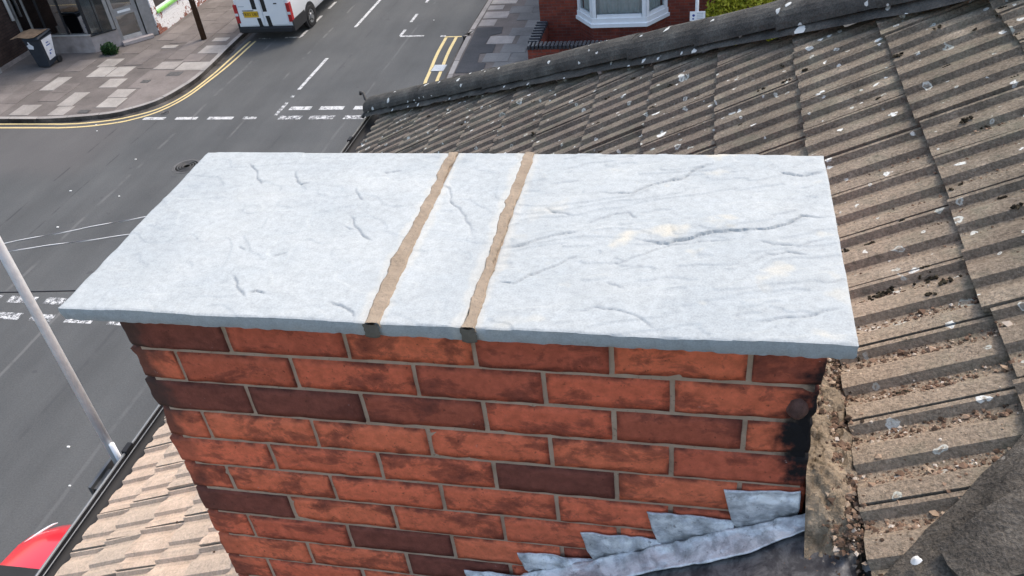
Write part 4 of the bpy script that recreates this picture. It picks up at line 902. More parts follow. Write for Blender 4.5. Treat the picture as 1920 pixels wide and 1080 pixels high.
def octa(b, c, s, flat=0.6, nz=None):
    ax = Vector(rng.normal(size=3)).normalized(); q = ax.to_track_quat('Z', 'Y')
    pts = []
    for d in ((1, 0, 0), (0, 1, 0), (-1, 0, 0), (0, -1, 0), (0, 0, 1), (0, 0, -1)):
        p = q @ (Vector(d) * s * random.uniform(0.6, 1.2)); p.z *= flat; pts.append(Vector(c) + p)
    b.add(pts, [(0, 1, 4), (1, 2, 4), (2, 3, 4), (3, 0, 4), (1, 0, 5), (2, 1, 5), (3, 2, 5), (0, 3, 5)])
def tile_h(x, y):
    w_ = ((0.0383 + PW * 40 - y) / PW) % 1.0
    h = np.interp(w_, [p[0] for p in PROF], [p[1] for p in PROF])
    u = ((x - 1.447) / GA) % 1.0
    return (h - 1) * HR + 0.006 - 0.019 * u * 0.85, w_
db = MB()
def sprinkle(n, fx, fy, smin, smax, trough):
    k = 0; tr = 0
    while k < n and tr < n * 40:
        tr += 1; x = fx(); y = fy(); h, w_ = tile_h(x, y)
        if CX0 < x < CX1 and YB < y < CYB: continue
        if trough and not (0.11 < w_ < 0.29 or 0.59 < w_ < 0.78): continue
        s = smin + (smax - smin) * random.random() ** 3
        if x < 1.42 and -0.17 < y < 0.05: h = -0.036
        elif 1.36 < x < 1.44 and y < 0.6: h = 0.0
        octa(db, (x - SP * (h + s * 0.3), y, zr(x) + CP * (h + s * 0.3)), s); k += 1
sprinkle(3200, lambda: 1.45 + abs(random.gauss(0, 0.13)), lambda: random.uniform(-0.1, 0.62), 0.0010, 0.0055, True)
sprinkle(500, lambda: random.uniform(1.45, 1.72), lambda: random.uniform(-0.02, 0.45), 0.001, 0.008, True)
sprinkle(900, lambda: random.gauss(1.425, 0.018), lambda: random.uniform(-0.05, 0.55), 0.0012, 0.0075, False)
sprinkle(260, lambda: random.gauss(1.39, 0.04), lambda: random.gauss(-0.045, 0.025), 0.0012, 0.007, False)
sprinkle(220, lambda: random.uniform(1.42, 1.9), lambda: random.uniform(0.6, 1.2), 0.002, 0.006, True)
sprinkle(220, lambda: random.uniform(1.45, 1.75), lambda: random.uniform(-0.12, 0.12), 0.001, 0.006, False)
sprinkle(70, lambda: 1.45 + abs(random.gauss(0, 0.15)), lambda: random.uniform(-0.1, 0.6), 0.006, 0.012, True)
sprinkle(60, lambda: random.gauss(1.425, 0.02), lambda: random.uniform(-0.04, 0.3), 0.005, 0.011, False)
sprinkle(160, lambda: random.uniform(-1.2, 0.0), lambda: random.uniform(0.2, 1.4), 0.002, 0.008, True)
sprinkle(120, lambda: random.uniform(1.45, 1.8), lambda: random.uniform(-0.1, 0.5), 0.002, 0.006, False)
for k in range(1500):
    y = random.uniform(-0.04, 0.5); x = CX1 + 0.02 + 0.085 * random.random() ** 0.6; s = 0.0012 + 0.0085 * random.random() ** 3; t_ = (x - CX1 + 0.006) / 0.095
    octa(db, (x, y, zr(x) - 0.012 + 0.07 * max(0.0, 1 - t_) ** 0.9 * min(1, y / 0.09) + s * 0.3), s)
tag(db.build('mortar_crumbs', M['debris'], None, ZT), 'scattered mortar and brick crumbs lying on the tiles', 'debris', kind='stuff')
db = MB()
for k in range(330):
    x = random.uniform(-1.2, 2.1); y = random.uniform(-0.1, 4.4)
    if y > hipy(x) - 0.2 or (CX0 < x < CX1 and YB < y < CYB) or (x < 0.3 and y < 1.8 and random.random() < 0.8) or (x < 1.42 and y < 0.12): continue
    h, w_ = tile_h(x, y); s = random.uniform(0.003, 0.007)
    for q in range(random.randint(3, 9)):
        dx, dy = random.gauss(0, s), random.gauss(0, s * 0.45); h, w_ = tile_h(x + dx, y + dy); octa(db, (x + dx - SP * (h + s * 0.2), y + dy, zr(x + dx) + CP * (h + s * 0.2)), s, 0.8)
for (x, y) in ((1.555, 0.635), (1.545, 0.62), (1.53, 0.625), (1.47, 0.84), (1.49, 0.83), (1.63, 0.64), (1.66, 0.60), (1.42, 0.335), (1.425, 0.30)):
    for q in range(14):
        dx, dy = random.gauss(0, 0.010), random.gauss(0, 0.008); h, w_ = tile_h(x + dx, y + dy); s = random.uniform(0.003, 0.007); octa(db, (x + dx - SP * (h + s * 0.4), y + dy, zr(x + dx) + CP * (h + s * 0.4)), s, 0.9)
tag(db.build('moss', M['moss'], None, ZT), 'dark dry moss clumps lodged in the tile troughs', 'moss', kind='stuff')

# ---------------------------------------------------------------- mast and cables at the eaves
PX, PY = -1.50, 1.25
ms = empty('aerial_mast', (PX, PY, ZT - 2.6), 'pale steel mast standing just outside the black gutter', 'mast')
MB().tube([(PX, PY, -2.6), (PX, PY, 1.2)], 0.0195, 16).build('pole', M['steel'], ms, ZT, smooth=True)
MB().tube([(PX + 0.03, PY - 0.012, -2.08), (PX + 0.03, PY - 0.012, -1.86)], 0.013, 10).build('clamp_sleeve', M['upvc'], ms, ZT, smooth=True)
b = MB().box(PX - 0.045, PX + 0.12, PY - 0.15, PY - 0.03, -2.12, -2.02); b.box(PX - 0.06, PX - 0.045, PY - 0.16, PY + 0.03, -2.14, -2.0); b.box(PX + 0.03, PX + 0.05, PY - 0.155, PY - 0.025, -2.13, -2.005); b.box(PX - 0.04, PX + 0.42, PY - 0.05, PY - 0.02, -2.16, -2.10)
b.build('bracket', M['darksteel'], ms, ZT)
MB().box(PX - 0.072, PX - 0.062, PY - 0.12, PY + 0.02, -2.12, -2.02).build('clamp_plate', M['steel'], ms, ZT)
for q in (-0.10, -0.02): MB().tube([(PX - 0.085, PY + q, -2.07), (PX - 0.03, PY + q, -2.07)], 0.006, 8).build('bolt', M['steel'], ms, ZT)
def pix_plane(A, d, xb, zb):
    """the far end of a wire that starts at A and lies in the plane of A, the camera and direction d"""
    C_ = CAM - Vector((0, 0, ZT)); n = (Vector(A) - C_).cross(Vector(d)); q = -(n.x * (xb - C_.x) + n.z * (zb - C_.z)) / n.y
    return Vector((xb, C_.y + q, zb))
def ray(u, v):
    c = Vector(((u - 960) / 1610.94, (v - 540) / 1610.94, 1)); return Vector([sum(RM[k][i] * c[k] for k in range(3)) for i in range(3)])
def sag(A, B, s, n): return [A.lerp(B, i / n) - Vector((0, 0, s * 4 * (i / n) * (1 - i / n))) for i in range(n + 1)]
A0 = Vector((-1.30, 2.62, -1.98)); B0 = pix_plane(A0, ray(0, 545), -9.0, -1.6)
tag(MB().tube(sag(A0, B0, 0.02, 24), 0.0042, 6).build('black_cable', M['blackcable'], None, ZT, smooth=True), 'thin black cable crossing in front of the steel mast', 'cable')
for i, (yy2, vv, lab) in enumerate(((3.55, 468, 'lower of the two pale twisted overhead cables, ending nearer the mast'), (3.95, 453, 'upper of the two pale twisted overhead cables above the road'))):
    A1 = Vector((-1.32, yy2, -2.02)); B1 = pix_plane(A1, ray(0, vv), -12.0, -0.9); L_ = (B1 - A1).length; n = 420
    base = sag(A1, B1, 0.03, n); t_ = (B1 - A1).normalized(); a_ = t_.cross(Vector((0, 0, 1))).normalized(); b_ = a_.cross(t_)
    cb = empty('overhead_cable', A1 + Vector((0, 0, ZT)), lab, 'cable', 'twisted overhead cables')
    for st_, mm in ((0, 'palecable'), (math.pi, 'greycable')):  # cable's glint put into the pale colour of one strand
        pts = [p + (a_ * math.cos(st_ + k / n * L_ / 0.42 * 2 * math.pi + i) + b_ * math.sin(st_ + k / n * L_ / 0.42 * 2 * math.pi + i)) * 0.0022 for k, p in enumerate(base)]
        MB().tube(pts, 0.0027, 5).build('strand', M[mm], cb, ZT, smooth=True)

# ---------------------------------------------------------------- vehicles
def ring_xz(hw, z0, z1, hw_top, cr, n=6, cx=0.0):
    """closed section, rounded at the top corners"""
    P = [(-hw * 0.96, z0), (-hw, z0 + 0.10), (-hw, z0 + (z1 - z0) * 0.45)]
    for k in range(n + 1):
        a = math.pi - (math.pi / 2) * k / n; P.append((-hw_top + cr + math.cos(a) * cr, z1 - cr + math.sin(a) * cr))
    P += [(-p[0], p[1]) for p in P[::-1]]
    return [(cx + p[0], p[1]) for p in P]
def loft(secs):
    """secs: (y, ring)"""
    v = []; f = []; n = len(secs[0][1])
    for y, r_ in secs: v += [(p[0], y, p[1]) for p in r_]
    for i in range(len(secs) - 1):
        for k in range(n): f.append((i * n + k, (i + 1) * n + k, (i + 1) * n + (k + 1) % n, i * n + (k + 1) % n))
    f.append(tuple(range(n))); f.append(tuple((len(secs) - 1) * n + k for k in range(n))[::-1])
    return v, f
def fix_normals(o):
    bm = bmesh.new(); bm.from_mesh(o.data); bmesh.ops.recalc_face_normals(bm, faces=bm.faces); bm.to_mesh(o.data); bm.free(); return o
def sm(o, a=35):
    o.data.polygons.foreach_set('use_smooth', [True] * len(o.data.polygons))
    try: o.data.set_sharp_from_angle(angle=R(a))
    except Exception: pass
    return o
def wheel(parent, x, y, r, side, wdt=0.2):
    w_ = MB().lathe((x, y, r), (side, 0, 0), [(-wdt, r * 0.7), (-wdt, r * 0.94), (-wdt + 0.03, r), (-0.03, r), (0, r * 0.94), (0.005, r * 0.66), (-0.02, r * 0.64)], 28).build('wheel', M['tyre'], parent, smooth=False)
    sm(w_)
    rm = MB().lathe((x, y, r), (side, 0, 0), [(-0.05, r * 0.63), (-0.012, r * 0.62), (-0.02, r * 0.3), (0.0, r * 0.25), (0.0, r * 0.02)], 20).build('rim', M['rim'], w_); sm(rm)
    for k in range(5):
        a = 2 * math.pi * k / 5
        MB().lathe((x + side * 0.001, y + math.cos(a) * r * 0.42, r + math.sin(a) * r * 0.42), (side, 0, 0), [(-0.018, r * 0.1), (-0.006, r * 0.09)], 8).build('rim_hole', M['blackplastic'], w_)
def text(name, s, size, m, parent, world, rot):
    cu = bpy.data.curves.new(name, 'FONT'); cu.body = s; cu.size = size; cu.extrude = 0.001; cu.align_x = 'CENTER'; cu.align_y = 'CENTER'; cu.materials.append(m)
    tmp = bpy.data.objects.new(name, cu); sc.collection.objects.link(tmp); dg = bpy.context.evaluated_depsgraph_get(); me = bpy.data.meshes.new_from_object(tmp.evaluated_get(dg)); bpy.data.objects.remove(tmp)
    o = bpy.data.objects.new(name, me); link(o, parent, Vector(world)); o.rotation_euler = rot; return o
VX, VY = -12.06, 22.65
van = empty('parked_van', (VX, VY + 2.5, 0), 'white panel van parked at the kerb, rear doors towards us', 'van')
hw = 0.90
secs = [(VY, ring_xz(hw - 0.03, 0.42, 2.36, 0.80, 0.14, cx=VX)), (VY + 0.05, ring_xz(hw, 0.40, 2.42, 0.83, 0.16, cx=VX)), (VY + 1.5, ring_xz(hw + 0.01, 0.40, 2.45, 0.84, 0.16, cx=VX)), (VY + 3.3, ring_xz(hw + 0.01, 0.40, 2.43, 0.83, 0.16, cx=VX)),
        (VY + 3.75, ring_xz(hw, 0.40, 2.34, 0.78, 0.18, cx=VX)), (VY + 4.45, ring_xz(hw - 0.01, 0.40, 1.50, 0.80, 0.14, cx=VX)), (VY + 5.0, ring_xz(hw - 0.05, 0.42, 1.25, 0.74, 0.16, cx=VX)), (VY + 5.2, ring_xz(hw - 0.14, 0.45, 0.95, 0.66, 0.16, cx=VX))]
v, f = loft(secs); sm(fix_normals(mk('body', v, f, M['whitepaint'], van)), 30)
# rear doors, proud of the body, with recesses between
for x0, x1 in ((VX - 0.80, VX - 0.012), (VX + 0.012, VX + 0.80)):
    d = MB().box(x0, x1, VY - 0.022, VY + 0.01, 0.53, 2.25).build('rear_door', M['whitepaint'], van)
    bm = bmesh.new(); bm.from_mesh(d.data); bmesh.ops.bevel(bm, geom=bm.edges, offset=0.012, segments=2, affect='EDGES'); bm.to_mesh(d.data); bm.free()
    MB().box(x0 + 0.10, x1 - 0.14, VY - 0.026, VY - 0.021, 1.45, 2.12).build('rear_window', M['dglass'], d)
    if x0 < VX - 0.5:
        MB().box(x0 + 0.04, x0 + 0.24, VY - 0.028, VY - 0.022, 1.115, 1.135).build('badge', M['greyink'], d)
        MB().box(x0 + 0.15, x0 + 0.52, VY - 0.034, VY - 0.022, 0.985, 1.005).build('handle', M['darksteel'], d)
    else: MB().box(x0 + 0.42, x0 + 0.52, VY - 0.034, VY - 0.022, 1.17, 1.20).build('badge', M['ink'], d)
for x0, x1, z0, z1 in ((-12.36, -12.22, 1.03, 2.1), (-12.26, -12.14, 0.50, 0.76), (-12.03, -11.90, 0.95, 2.1), (-11.96, -11.83, 0.50, 0.82)):
    b = MB(); q = 0.0
    b.add([(x0, VY - 0.028, z0), (x1, VY - 0.028, z0), (x1 - 0.03, VY - 0.028, z1), (x0 - 0.03, VY - 0.028, z1), (x0, VY - 0.02, z0), (x1, VY - 0.02, z0), (x1 - 0.03, VY - 0.02, z1), (x0 - 0.03, VY - 0.02, z1)], [(0, 1, 2, 3), (0, 4, 5, 1), (1, 5, 6, 2), (2, 6, 7, 3), (3, 7, 4, 0)])
    b.build('black_stripe', M['ink'], van)
MB().box(-12.69, -12.21, VY - 0.040, VY - 0.024, 0.79, 0.97).build('number_plate', M['plate'], van)
text('plate_lettering', 'TK02 UBT', 0.125, M['ink'], van, (-12.45, VY - 0.042, 0.88), (R(90), 0, 0))
for s in (-1, 1):
    l = MB().box(VX + s * 0.865 - 0.055, VX + s * 0.865 + 0.055, VY - 0.03, VY + 0.12, 0.62, 1.18).build('tail_light', M['redlens'], van)
    MB().box(VX + s * 0.865 - 0.05, VX + s * 0.865 + 0.05, VY - 0.034, VY - 0.03, 0.84, 0.92).build('reverse_lens', M['clearlens'], l)
bp = MB().box(VX - 0.90, VX + 0.90, VY - 0.10, VY + 0.06, 0.32, 0.50).build('rear_bumper', M['blackplastic'], van)
bm = bmesh.new(); bm.from_mesh(bp.data); bmesh.ops.bevel(bm, geom=bm.edges, offset=0.04, segments=3, affect='EDGES'); bm.to_mesh(bp.data); bm.free()
for s in (-1, 1):
    for yy2 in (VY + 1.28, VY + 4.35):
        wheel(van, VX + s * 0.935, yy2, 0.335, s, 0.22)
        MB().lathe((VX + s * 0.85, yy2, 0.36), (s, 0, 0), [(0.0, 0.41), (0.066, 0.41), (0.066, 0.36)], 26).build('wheel_arch', M['blackplastic'], van)
    MB().box(VX + s * 0.912 - 0.012, VX + s * 0.912 + 0.012, VY - 0.02, VY + 0.9, 0.32, 0.66).build('side_skirt', M['blackplastic'], van)
    MB().box(VX + s * 0.905 - 0.01, VX + s * 0.905 + 0.01, VY + 2.9, VY + 3.7, 1.45, 1.95).build('side_window', M['dglass'], van)
    MB().box(VX + s * 0.915 - 0.01, VX + s * 0.915 + 0.01, VY + 1.8, VY + 4.0, 0.78, 0.88).build('rubbing_strip', M['blackplastic'], van)
    MB().box(VX + s * 1.02 - 0.09, VX + s * 1.02 + 0.09, VY + 3.75, VY + 3.85, 1.45, 1.75).build('door_mirror', M['blackplastic'], van)
ws = MB(); ws.add([(VX - 0.70, VY + 3.80, 2.26), (VX + 0.70, VY + 3.80, 2.26), (VX + 0.76, VY + 4.42, 1.56), (VX - 0.76, VY + 4.42, 1.56)], [(0, 3, 2, 1)]); o = ws.build('windscreen', M['dglass'], van); o.location.z += 0.03; o.location.y += 0.03

# red car under the eaves, bonnet away from us
RXC, RYF = -6.12, 4.62
car = empty('red_car', (RXC, RYF - 2.0, 0), 'red hatchback parked below the gutter at bottom left', 'car')
def cs(hw_, z0, zs, zt, wt):   # section: sill, shoulder, top crown
    P = [(-hw_ * 0.94, z0), (-hw_, z0 + 0.14), (-hw_, zs - 0.10), (-hw_ * 0.975, zs)]
    for k in range(1, 6):
        t_ = k / 6; P.append((-(hw_ * 0.975) * (1 - t_) - 0.0 * t_ - (wt - hw_ * 0.975) * t_ * (1 - t_) * 0, zs + (zt - zs) * (1 - (1 - t_) ** 2.4)))
    P.append((0.0, zt)); P += [(-p[0], p[1]) for p in P[-2::-1]]
    return [(RXC + p[0], p[1]) for p in P]
cse = [(RYF, cs(0.50, 0.35, 0.52, 0.58, 0)), (RYF - 0.06, cs(0.62, 0.25, 0.58, 0.66, 0)), (RYF - 0.18, cs(0.74, 0.2, 0.64, 0.75, 0)), (RYF - 0.32, cs(0.82, 0.18, 0.70, 0.84, 0)), (RYF - 0.52, cs(0.855, 0.18, 0.76, 0.91, 0)), (RYF - 0.95, cs(0.865, 0.18, 0.82, 0.97, 0)),
       (RYF - 1.6, cs(0.87, 0.18, 0.88, 1.0, 0)), (RYF - 3.4, cs(0.87, 0.18, 0.92, 1.02, 0)), (RYF - 3.85, cs(0.84, 0.25, 0.88, 0.98, 0)), (RYF - 3.95, cs(0.78, 0.3, 0.8, 0.9, 0))]
v, f = loft(cse); sm(fix_normals(mk('body', v, f, M['redpaint'], car)), 40)
def gh(hw0, hw1, z0, z1): return [(RXC - hw0, z0), (RXC - hw1, z1 - 0.05), (RXC - hw1 * 0.85, z1), (RXC, z1 + 0.02), (RXC + hw1 * 0.85, z1), (RXC + hw1, z1 - 0.05), (RXC + hw0, z0)]
v, f = loft([(RYF - 0.98, gh(0.72, 0.70, 0.955, 0.985 + 0.05)), (RYF - 1.24, gh(0.74, 0.68, 0.96, 1.18)), (RYF - 1.62, gh(0.76, 0.62, 0.96, 1.42))]); sm(fix_normals(mk('windscreen', v, f, M['dglass'] if False else M['ink'], car)), 60)
v, f = loft([(RYF - 1.62, gh(0.765, 0.625, 0.96, 1.425)), (RYF - 2.3, gh(0.77, 0.64, 0.96, 1.48)), (RYF - 3.3, gh(0.76, 0.62, 0.96, 1.44)), (RYF - 3.75, gh(0.72, 0.56, 0.93, 1.05))]); sm(fix_normals(mk('cabin', v, f, M['redpaint'], car)), 60)
for s in (-1, 1):
    MB().bar((RXC + s * 0.738, RYF - 1.85, 1.20), (RXC + s * 0.738, RYF - 3.2, 1.20), 0.02, 0.28).build('side_window', M['ink'], car)
    for yy2 in (RYF - 0.75, RYF - 3.2): wheel(car, RXC + s * 0.87, yy2, 0.30, s, 0.18)
    q = MB(); pts = []
    for k in range(7):
        t_ = k / 6; pts.append((RXC + s * (0.60 + 0.20 * t_), RYF - 0.10 - 0.45 * t_ ** 1.3, 0.685 + 0.085 * t_))
    q.tube(pts, [0.006, 0.012, 0.015, 0.015, 0.013, 0.010, 0.005], 10); o = q.build('headlight', M['clearlens'], car, smooth=True)
    q = MB(); q.lathe((RXC + s * 0.92, RYF - 1.45, 1.02), (0, 1, 0), [(-0.06, 0.03), (-0.03, 0.08), (0.03, 0.08), (0.07, 0.03)], 12); q.build('door_mirror', M['redpaint'], car, smooth=True)
    MB().bar((RXC + s * 0.05, RYF - 1.02, 0.985), (RXC + s * 0.05 - 0.55, RYF - 1.16, 1.06), 0.018, 0.018).build('wiper', M['blackplastic'], car)
v, f = loft([(RYF - 0.94, [(RXC - 0.74, 0.93), (RXC - 0.4, 0.978), (RXC, 0.985), (RXC + 0.4, 0.978), (RXC + 0.74, 0.93)]), (RYF - 1.06, [(RXC - 0.75, 0.95), (RXC - 0.4, 0.998), (RXC, 1.01), (RXC + 0.4, 0.998), (RXC + 0.75, 0.95)])]); mk('scuttle', v, f, M['blackplastic'], car)
MB().box(RXC - 0.45, RXC + 0.45, RYF - 0.06, RYF + 0.015, 0.36, 0.50).build('grille', M['blackplastic'], car)

# ---------------------------------------------------------------- shop on the far left corner
shop = empty('corner_shop', (-18.5, 25, 0), 'shop with big dark windows, splayed corner door and white painted side', 'shop')
SY = 21.85; SX0, SX1 = -20.1, -17.65; DA = Vector((-17.65, 21.85, 0)); DB = Vector((-16.25, 23.27, 0)); dd_ = (DB - DA).normalized(); dn_ = Vector((dd_.y, -dd_.x, 0))
dl = (DB - DA).length
MB().box(SX0, SX1, SY, SY + 0.2, 0.1, 0.66).build('stall_riser', M['render'], shop)
MB().box(SX0, SX1 + 0.02, SY - 0.035, SY + 0.02, 0.66, 0.695).build('window_sill', M['sillm'], shop)
def splay(s0, s1, d0, d1, z0, z1, name, m, parent=shop):
    a, b_, c, d = [DA + dd_ * s + dn_ * q for s, q in ((s0, d1), (s1, d1), (s1, d0), (s0, d0))]
    return MB().prism([(a.x, a.y), (b_.x, b_.y), (c.x, c.y), (d.x, d.y)], z0, z1).build(name, m, parent)
for o in (splay(0.0, 0.83, -0.2, -0.001, 0.1, 0.62, 'stall_riser', M['render']), splay(0.02, 0.80, -0.02, 0.03, 0.62, 0.65, 'window_sill', M['blackframe'])): fix_normals(o)
# shop window frames and panes
for x, wd, mm in ((-20.06, 0.08, 'alu'), (-19.62, 0.05, 'alu'), (-19.15, 0.06, 'blackframe'), (-18.42, 0.05, 'blackframe'), (-17.66, 0.07, 'blackframe')):
    MB().box(x - wd / 2, x + wd / 2, SY + 0.02, SY + 0.09, 0.695, 2.7).build('mullion', M[mm], shop)
for x0, x1 in ((-20.02, -19.645), (-19.595, -19.18), (-19.12, -18.445), (-18.395, -17.695)):
    MB().box(x0, x1, SY + 0.05, SY + 0.056, 0.70, 2.7).build('shop_window', M['shopglass'], shop)
MB().box(SX0, SX1, SY - 0.1, SY + 0.3, 2.7, 3.3).build('fascia_sign', M['blackframe'], shop)
for o in (splay(0.045, 0.70, -0.06, -0.054, 0.65, 2.7, 'shop_window', M['glass']), splay(0.70, 0.80, -0.10, 0.0, 0.62, 2.7, 'mullion', M['alu']), splay(0.36, 0.39, -0.08, -0.03, 0.65, 2.7, 'mullion', M['blackframe']), splay(0.0, dl, -0.1, 0.05, 2.7, 3.3, 'fascia_sign', M['blackframe']),
          splay(0.83, 1.80, -0.2, 0.20, 0.12, 0.22, 'door_step', M['render']), splay(1.66, dl, -0.25, 0.0, 0.12, 2.7, 'pilaster', M['alu'])): fix_normals(o)
dr = fix_normals(splay(0.83, 0.93, -0.12, -0.05, 0.22, 2.2, 'door', M['alu']))
for s0, s1, z0, z1, nm, mm in ((1.50, 1.62, 0.22, 2.2, 'door_stile', 'alu'), (0.93, 1.50, 0.22, 0.34, 'door_rail', 'sillm'), (0.93, 1.50, 0.98, 1.20, 'door_rail', 'alu'), (0.93, 1.50, 2.08, 2.2, 'door_rail', 'alu'), (1.02, 1.42, 1.06, 1.13, 'letter_plate', 'steel')):
    fix_normals(splay(s0, s1, -0.12, -0.045 - (0.002 if 'rail' in nm else 0) + (0.01 if nm == 'letter_plate' else 0), z0, z1, nm, M[mm], dr))
fix_normals(splay(0.93, 1.50, -0.09, -0.084, 0.34, 0.98, 'door_pane', M['shopglass'], dr)); fix_normals(splay(0.93, 1.50, -0.09, -0.084, 1.20, 2.08, 'door_pane', M['shopglass'], dr))
# inside the shop: floor, back walls, goods
MB().box(-20.1, -16.5, SY + 2.9, SY + 3.0, 0.1, 2.9).build('inner_wall', M['room'], shop); fix_normals(MB().prism([(-20.05, SY + 0.21), (-17.75, SY + 0.21), (-17.2, SY + 0.75), (-17.2, SY + 2.88), (-20.05, SY + 2.88)], 0.1, 0.5).build('inner_floor', M['room'], shop)); MB().box(-20.1, -16.5, SY + 0.3, SY + 2.9, 2.85, 2.95).build('inner_ceiling', M['room'], shop)
MB().box(-20.05, -17.55, SY + 0.55, SY + 0.58, 0.25, 2.6).build('added_backboard', simple('added pale board', (0.42, 0.44, 0.46), 0.8, 0.2, 0, 0.35, 1.5), shop)  # added pale board, makes the dark shop windows read greyer
for (x0, x1, y0, y1, z0, z1) in ((-18.75, -18.25, SY + 0.22, SY + 0.48, 0.51, 0.98), (-18.15, -17.75, SY + 0.22, SY + 0.5, 0.51, 1.25), (-19.5, -19.2, SY + 0.22, SY + 0.5, 0.51, 0.85), (-19.5, -18.3, SY + 0.48, SY + 0.53, 1.7, 2.2)):
    MB().box(x0, x1, y0, y1, z0, z1).build('display_box', M['paper'] if z1 < 1.5 else M['greyink'], shop)
# walls
MB().box(-16.42, -16.22, 23.285, 36, 0.05, 0.72).build('painted_wall', M['paintbrick'], shop); MB().box(-16.42, -16.22, 23.285, 23.52, 0.72, 2.7).build('painted_wall', M['paintbrick'], shop); MB().box(-16.42, -16.22, 26.3, 36, 0.72, 2.7).build('painted_wall', M['paintbrick'], shop)
wn_ = MB().box(-16.40, -16.17, 23.50, 26.32, 0.72, 0.79).build('window_sill', M['green'], shop)
MB().box(-16.34, -16.28, 23.52, 26.3, 0.79, 0.86).build('window_frame', M['upvc'], shop); MB().box(-16.34, -16.28, 23.52, 23.60, 0.86, 2.7).build('window_frame', M['upvc'], shop); MB().box(-16.34, -16.28, 24.9, 24.96, 0.86, 2.7).build('window_frame', M['upvc'], shop)
MB().box(-16.315, -16.305, 23.60, 26.3, 0.86, 2.7).build('shop_window', M['shopglass'], shop)
up = MB().prism([(-20.1, SY), (-17.65, SY), (-16.25, 23.28), (-16.25, 36), (-20.1, 36)], 3.3, 5.6); fix_normals(up.build('upper_wall', M['redbricky'], shop))
rfm = MB(); rfm.add([(-20.2, SY - 0.2, 5.6), (-17.5, SY - 0.2, 5.6), (-16.0, 23.2, 5.6), (-16.0, 36.2, 5.6), (-20.2, 36.2, 5.6), (-20.2, 36.2, 7.0), (-20.2, SY + 1.8, 7.0)], [(0, 1, 6), (1, 2, 6), (2, 3, 5, 6), (3, 4, 5), (0, 6, 5, 4), (0, 4, 3, 2, 1)]); rfm.build('roof', M['slate'], shop)
nb_ = empty('dark_brick_house', (-22, 23, 0), 'dark brick house wall left of the shop window', 'house')
MB().box(-25, -20.1, 20.25, 30, 0.05, 5.6).build('wall', M['darkbrick'], nb_); MB().box(-25, -20.13, 20.232, 20.249, 0.05, 5.6).build('front_wall', M['darkbrickx'], nb_)
MB().box(-20.10, -20.075, 20.26, 21.84, 0.05, 0.24).build('plinth', M['render'], nb_)
MB().box(-20.1, -20.04, 20.30, 20.42, 0.1, 0.42).build('corner_post', M['alu'], nb_)
MB().tube([(-20.03, 21.72, 1.25), (-20.03, 21.72, 4.0)], 0.05, 12).build('downpipe', M['upvc'], nb_, smooth=True)
MB().add([(-25.2, 20.0, 5.6), (-19.9, 20.0, 5.6), (-19.9, 30.2, 5.6), (-25.2, 30.2, 5.6), (-22.5, 20.0, 7.2), (-22.5, 30.2, 7.2)], [(0, 1, 4), (1, 2, 5, 4), (2, 3, 5), (3, 0, 4, 5), (0, 3, 2, 1)]).build('roof', M['slate'], nb_)
# wheelie bin with a sheet of cardboard on it
BX, BY = -18.72, 20.92
bn = empty('wheelie_bin', (BX, BY, KH), 'dark navy wheelie bin with white panel by the shop window', 'bin')
z0 = KH
bd_ = MB(); bd_.add([(BX - 0.20, BY - 0.22, z0 + 0.03), (BX + 0.20, BY - 0.22, z0 + 0.03), (BX + 0.20, BY + 0.20, z0 + 0.10), (BX - 0.20, BY + 0.20, z0 + 0.10), (BX - 0.27, BY - 0.30, z0 + 0.86), (BX + 0.27, BY - 0.30, z0 + 0.86), (BX + 0.27, BY + 0.32, z0 + 0.94), (BX - 0.27, BY + 0.32, z0 + 0.94)],
                 [(0, 3, 2, 1), (4, 5, 6, 7), (0, 1, 5, 4), (1, 2, 6, 5), (2, 3, 7, 6), (3, 0, 4, 7)]); bd_.build('body', M['bin'], bn)
MB().box(BX - 0.285, BX + 0.285, BY - 0.315, BY + 0.33, z0 + 0.875, z0 + 0.90).build('rim', M['bin'], bn)
ld = MB(); ld.add([(BX - 0.28, BY - 0.32, z0 + 0.92), (BX + 0.28, BY - 0.32, z0 + 0.92), (BX + 0.28, BY + 0.34, z0 + 0.98), (BX - 0.28, BY + 0.34, z0 + 0.98), (BX - 0.25, BY - 0.28, z0 + 0.965), (BX + 0.25, BY - 0.28, z0 + 0.965), (BX + 0.25, BY + 0.32, z0 + 1.03), (BX - 0.25, BY + 0.32, z0 + 1.03)], [(0, 3, 2, 1), (4, 5, 6, 7), (0, 1, 5, 4), (1, 2, 6, 5), (2, 3, 7, 6), (3, 0, 4, 7)]); ld.build('lid', M['bin'], bn)
for s in (-1, 1): MB().lathe((BX + s * 0.22, BY + 0.24, z0 + 0.10), (s, 0, 0), [(0, 0.10), (0.05, 0.10)], 16).build('wheel', M['tyre'], bn)
pnl = MB(); pnl.add([(BX + 0.213, BY - 0.14, z0 + 0.20), (BX + 0.208, BY + 0.17, z0 + 0.22), (BX + 0.266, BY + 0.28, z0 + 0.87), (BX + 0.270, BY - 0.22, z0 + 0.86)], [(0, 1, 2, 3)]); po = pnl.build('white_panel', M['paper'], bn); po.location.x += 0.012
for (y0, y1, za, zb) in ((-0.06, 0.02, 0.34, 0.40), (-0.02, 0.10, 0.44, 0.47), (-0.08, 0.10, 0.62, 0.65), (-0.06, 0.06, 0.70, 0.73)):
    k = MB(); fx = lambda z_: BX + 0.228 + (z_ - 0.26) * 0.0948; k.add([(fx(za), BY + y0, z0 + za), (fx(za), BY + y1, z0 + za), (fx(zb), BY + y1, z0 + zb), (fx(zb), BY + y0, z0 + zb)], [(0, 1, 2, 3)]); k.build('print', M['blue'], po if False else bn)
